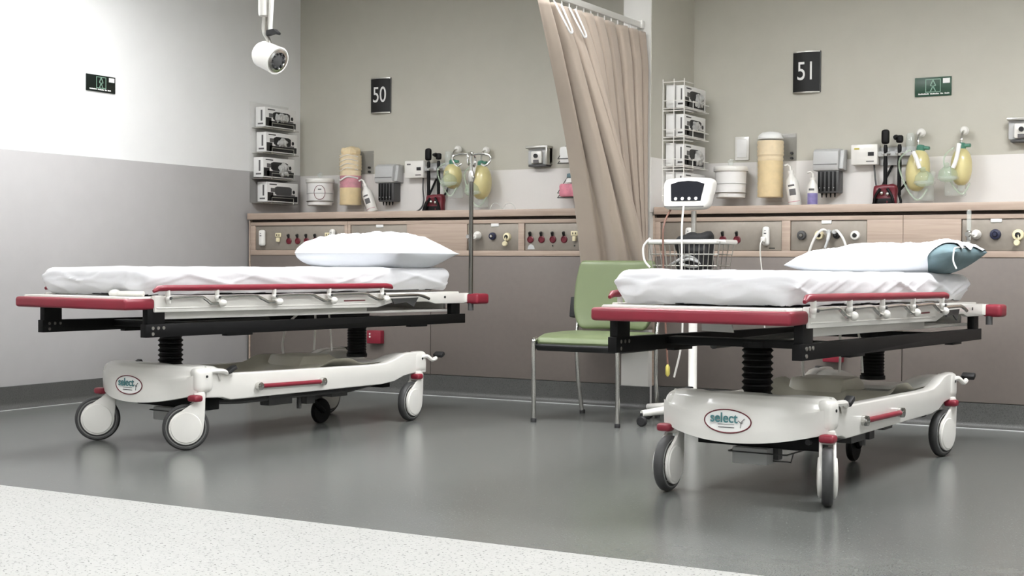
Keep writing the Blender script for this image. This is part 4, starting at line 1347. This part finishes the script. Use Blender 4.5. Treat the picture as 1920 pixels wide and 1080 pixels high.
bk = build('basket_rim', G().tube([(-.205, -.11, .965), (.175, -.11, .965), (.20, -.08, .965), (.20, .10, .965), (-.23, .10, .965), (-.23, -.08, .965)], .0125, 8, closed=True), 'white', t)
for z, k in ((.90, .95), (.84, .9), (.80, .87)):
    build('basket_hoop', G().tube([(-.215 * k, -.105 * k, z), (.19 * k, -.105 * k, z), (.19 * k, .095 * k, z), (-.215 * k, .095 * k, z)], .0032, 6, closed=True), 'steel', bk)
g = G()
for i in range(15):
    xx = -.21 + .40 * i / 14
    for yy in (-.108, .098):
        g.tube([(xx, yy, .965), (xx * .87, yy * .87, .80), (xx * .8, 0, .79)], .0024, 5)
build('basket_wires', g, 'steel', bk)
build('spring_cable', G().tube(smooth([(-.20, -.11, .985), (-.235, -.12, .94), (-.23, -.12, .87), (-.20, -.115, .83)]), .006, 8), 'white', t)
build('hanging_cable', G().tube(smooth([(-.02, -.09, 1.16), (-.015, -.125, 1.05), (-.012, -.13, .9), (-.015, -.12, .7), (-.02, -.1, .45), (-.08, -.06, .25)]), .0055, 8), 'white', t)
build('sensor_cable', G().tube(smooth([(-.11, -.05, 1.14), (-.12, -.12, 1.05), (-.12, -.125, .9), (-.11, -.12, .6), (-.10, -.1, .32)]), .005, 8), 'brown_wire', t)
build('cable_tip', G().lathe([(.005, 0), (.012, .012), (.012, .05), (.004, .065)], (-.10, -.1, .255), n=12), 'amber', t)
m = thing('vital_signs_monitor', 'white vital signs monitor with dark curved screen', 'monitor', (sx, sy, 1.13))
def mon(p, n):
    k = 1 + .07 * (p.z / .09)
    return Vector((p.x * k, p.y + .25 * p.z, p.z + .01 * (p.x / .13) ** 2 * (-1 if p.z > 0 else .6)))
build('monitor_case', G().rbox((-.02, -.02, .09), (.27, .10, .175), .032, .013, disp=mon), 'white', m)
sc = [(-.095, -.045), (.07, -.045), (.082, .045), (.04, .058), (-.012, .062), (-.065, .058), (-.107, .045)]
def fy_(z):
    return -.0715 + .25 * z
g = G()
n = len(sc)
g.add([(x, fy_(z) - .0015, z + .095) for x, z in sc] + [(x, fy_(z) + .01, z + .095) for x, z in sc], [tuple(range(n))] + [(i, i + n, (i + 1) % n + n, (i + 1) % n) for i in range(n)])
build('screen', g, 'screen', m)
for i in range(4):
    xx = -.07 + i * .038
    build('button', G().lathe([(.0085, 0), (.0085, .004)], (xx, fy_(-.03) - .001, .062), '-y', 14), 'sign_white', m)
build('case_groove', G().box(-.13, .09, -.093, -.086, .018, .023), 'ink', m)
def bagd(p, n):
    return p + n * noise.noise(p * 14) * .03
b = build('cuff_bag', G().rbox((0, 0, 0), (.20, .13, .21), .05, .018, disp=bagd), 'nylon', None, loc=(sx + .02, sy - .005, .905))
tag(b, 'black cuff bag stuffed in the wire basket', 'bag')
b = build('coiled_leads', G().tube(smooth([(-.10, -.02, 0), (-.05, -.05, .02), (.0, -.055, .045), (.05, -.05, .03), (.08, -.045, .0), (.03, -.055, -.01), (-.03, -.055, .01), (.02, -.058, .03), (.07, -.05, .015)]), .008, 8), 'grey', None, loc=(sx - .01, sy - .03, .845))
tag(b, 'pale tangled leads at the bottom of the wire basket', 'leads')

# ------------------------------------------------------------------ curtain and rail
RX, RZ = -3.465, 2.222
t = thing('curtain_rail', 'white curtain rail running out from the dividing wall', 'curtain rail', (RX, 0, RZ))
build('rail', G().box(-.012, .012, 3.8, NY - .003, 0, .034), 'white', t, .003)
build('end_bracket', G().box(-.022, .022, NY - .03, NY, -.004, .042), 'white', t, .003)
for yy in (4.0, 5.6):
    build('drop_rod', G().cyl((0, yy, .034), (0, yy, CEIL - RZ), .006), 'white', t)
cu = thing('privacy_curtain', 'beige privacy curtain swept back behind the green chair', 'curtain', (RX, NY, 0))
def key(ks, u):
    for (a, va), (b, vb) in zip(ks[:-1], ks[1:]):
        if u <= b:
            k = (u - a) / (b - a)
            return tuple(x * (1 - k) + y * k for x, y in zip(va, vb))
    return ks[-1][1]
TOP = [(0, (.01, -.03)), (1, (.0, -1.265))]
BOT = [(0, (.075, -.035)), (.30, (.055, -.045)), (.50, (.03, -.075)), (.66, (.15, -.115)), (.74, (.16, -.15)), (.86, (-.02, -.165)), (1, (-.30, -.13))]
def curt(u, w):
    tx, ty = key(TOP, u)
    bx, by = key(BOT, u)
    s = min(1.0, w / .86)
    s = s * (1 - .10 * math.sin(PI * s)) if u < .6 else s + .13 * math.sin(PI * s) * (u - .6) / .4
    x = tx * (1 - s) + bx * s
    y = ty * (1 - s) + by * s
    ph = 2 * PI * (9.5 * u + .22 * math.sin(9 * u))
    amp = .074 * (1 - .5 * s) * (.55 + .45 * abs(math.sin(7 * u + 1))) * (.6 + .4 * min(1, w / .12))
    pl = math.sin(ph) + .3 * math.sin(2 * ph + 1.3)
    pl = math.copysign(abs(pl) ** .8, pl)
    if u > .90:
        pl *= (1 - u) / .10
    dx, dy = (1 - s) * 1.0 + s * .45, -s * .85
    x += pl * amp * dx
    y += pl * amp * dy + ((1 - s) * .010 + .004) * math.cos(ph) * (1 if u < .9 else (1 - u) / .1)
    y = min(y, -.008 - .004 * w) if x > -.11 else min(y, .04)
    z = 2.192 - w * (1.735 if u > .55 else 1.715) + .02 * s * math.sin(3 * u)
    return (x, y, z)
c = build('cloth', G().grid(curt, 240, 70), 'curtain', cu, ang=80)
md = c.modifiers.new('thick', 'SOLIDIFY')
md.thickness = .0025
md.offset = 0
g = G()
for i in range(14):
    yy = -.06 - i * .085
    g.tube([(.0, yy, 2.224), (.0, yy, 2.180)], .004, 6)
build('curtain_hooks', g, 'white', cu)
for dy in (0, .16):
    build('tie_cord', G().tube(smooth([(.03, -1.13 + dy, 2.19), (.065, -1.08 + dy, 2.09), (.07, -1.03 + dy, 2.045), (.066, -1.00 + dy, 2.06), (.055, -1.05 + dy, 2.13), (.03, -1.06 + dy, 2.19)]), .005, 8), 'sign_white', cu)

# ------------------------------------------------------------------ examination lamp
lp = Vector((-4.53, 5.53, 1.86))
t = thing('examination_lamp', 'white spot lamp hanging on an arm from the ceiling', 'lamp', lp)
ax = Vector((.88, -.12, -.36)).normalized()
R = ax.to_track_quat('Z', 'Y').to_matrix()
build('lamp_head', G().lathe([(.025, -.078), (.055, -.070), (.066, -.052), (.068, .05), (.070, .062), (.064, .066), (.056, .058)], (0, 0, 0), n=32, rot=R, cap=True), 'white', t)
build('lamp_bezel', G().lathe([(.054, .058), (.057, .068), (.044, .070), (.040, .062)], (0, 0, 0), n=32, rot=R, cap=False), 'chrome', t)
build('lamp_lens', G().lathe([(.042, .060), (.030, .066), (.006, .068)], (0, 0, 0), n=24, rot=R), 'dgrey', t)
g = G()
for i in range(10):
    a = 2 * PI * i / 10
    g.ball(R @ Vector((.036 * math.cos(a), .036 * math.sin(a), .066)), .007, 8, 5)
build('lens_studs', g, 'print_black', t)
build('head_knob', G().lathe([(.009, .06), (.009, .075)], (0, 0, 0), n=12).ball((-.045, -.03, .05), .009), 'print_black', t)
build('swivel', G().tube(smooth([(0, 0, .06), (-.01, 0, .09), (-.03, 0, .12), (-.034, 0, .155), (-.03, 0, .20)]), .012, 10), 'steel', t)
build('tilt_bracket', G().prism([(-.01, .13), (.035, .135), (.06, .115), (.055, .105), (.03, .112), (-.01, .105)], 'y', -.015, .015), 'rubber', t)
build('drop_tube', G().lathe([(.026, .205), (.028, .22), (.032, 1.02)], (-.035, 0, 0), n=20), 'white', t)
build('spring_arm', G().tube([(.005, 0, .13), (.012, 0, .30), (.03, .01, 1.02)], [.010, .014, .022], 12), 'white', t)
build('ceiling_plate', G().lathe([(.09, 1.015), (.09, 1.038)], (-.02, 0, 0), n=28), 'white', t)
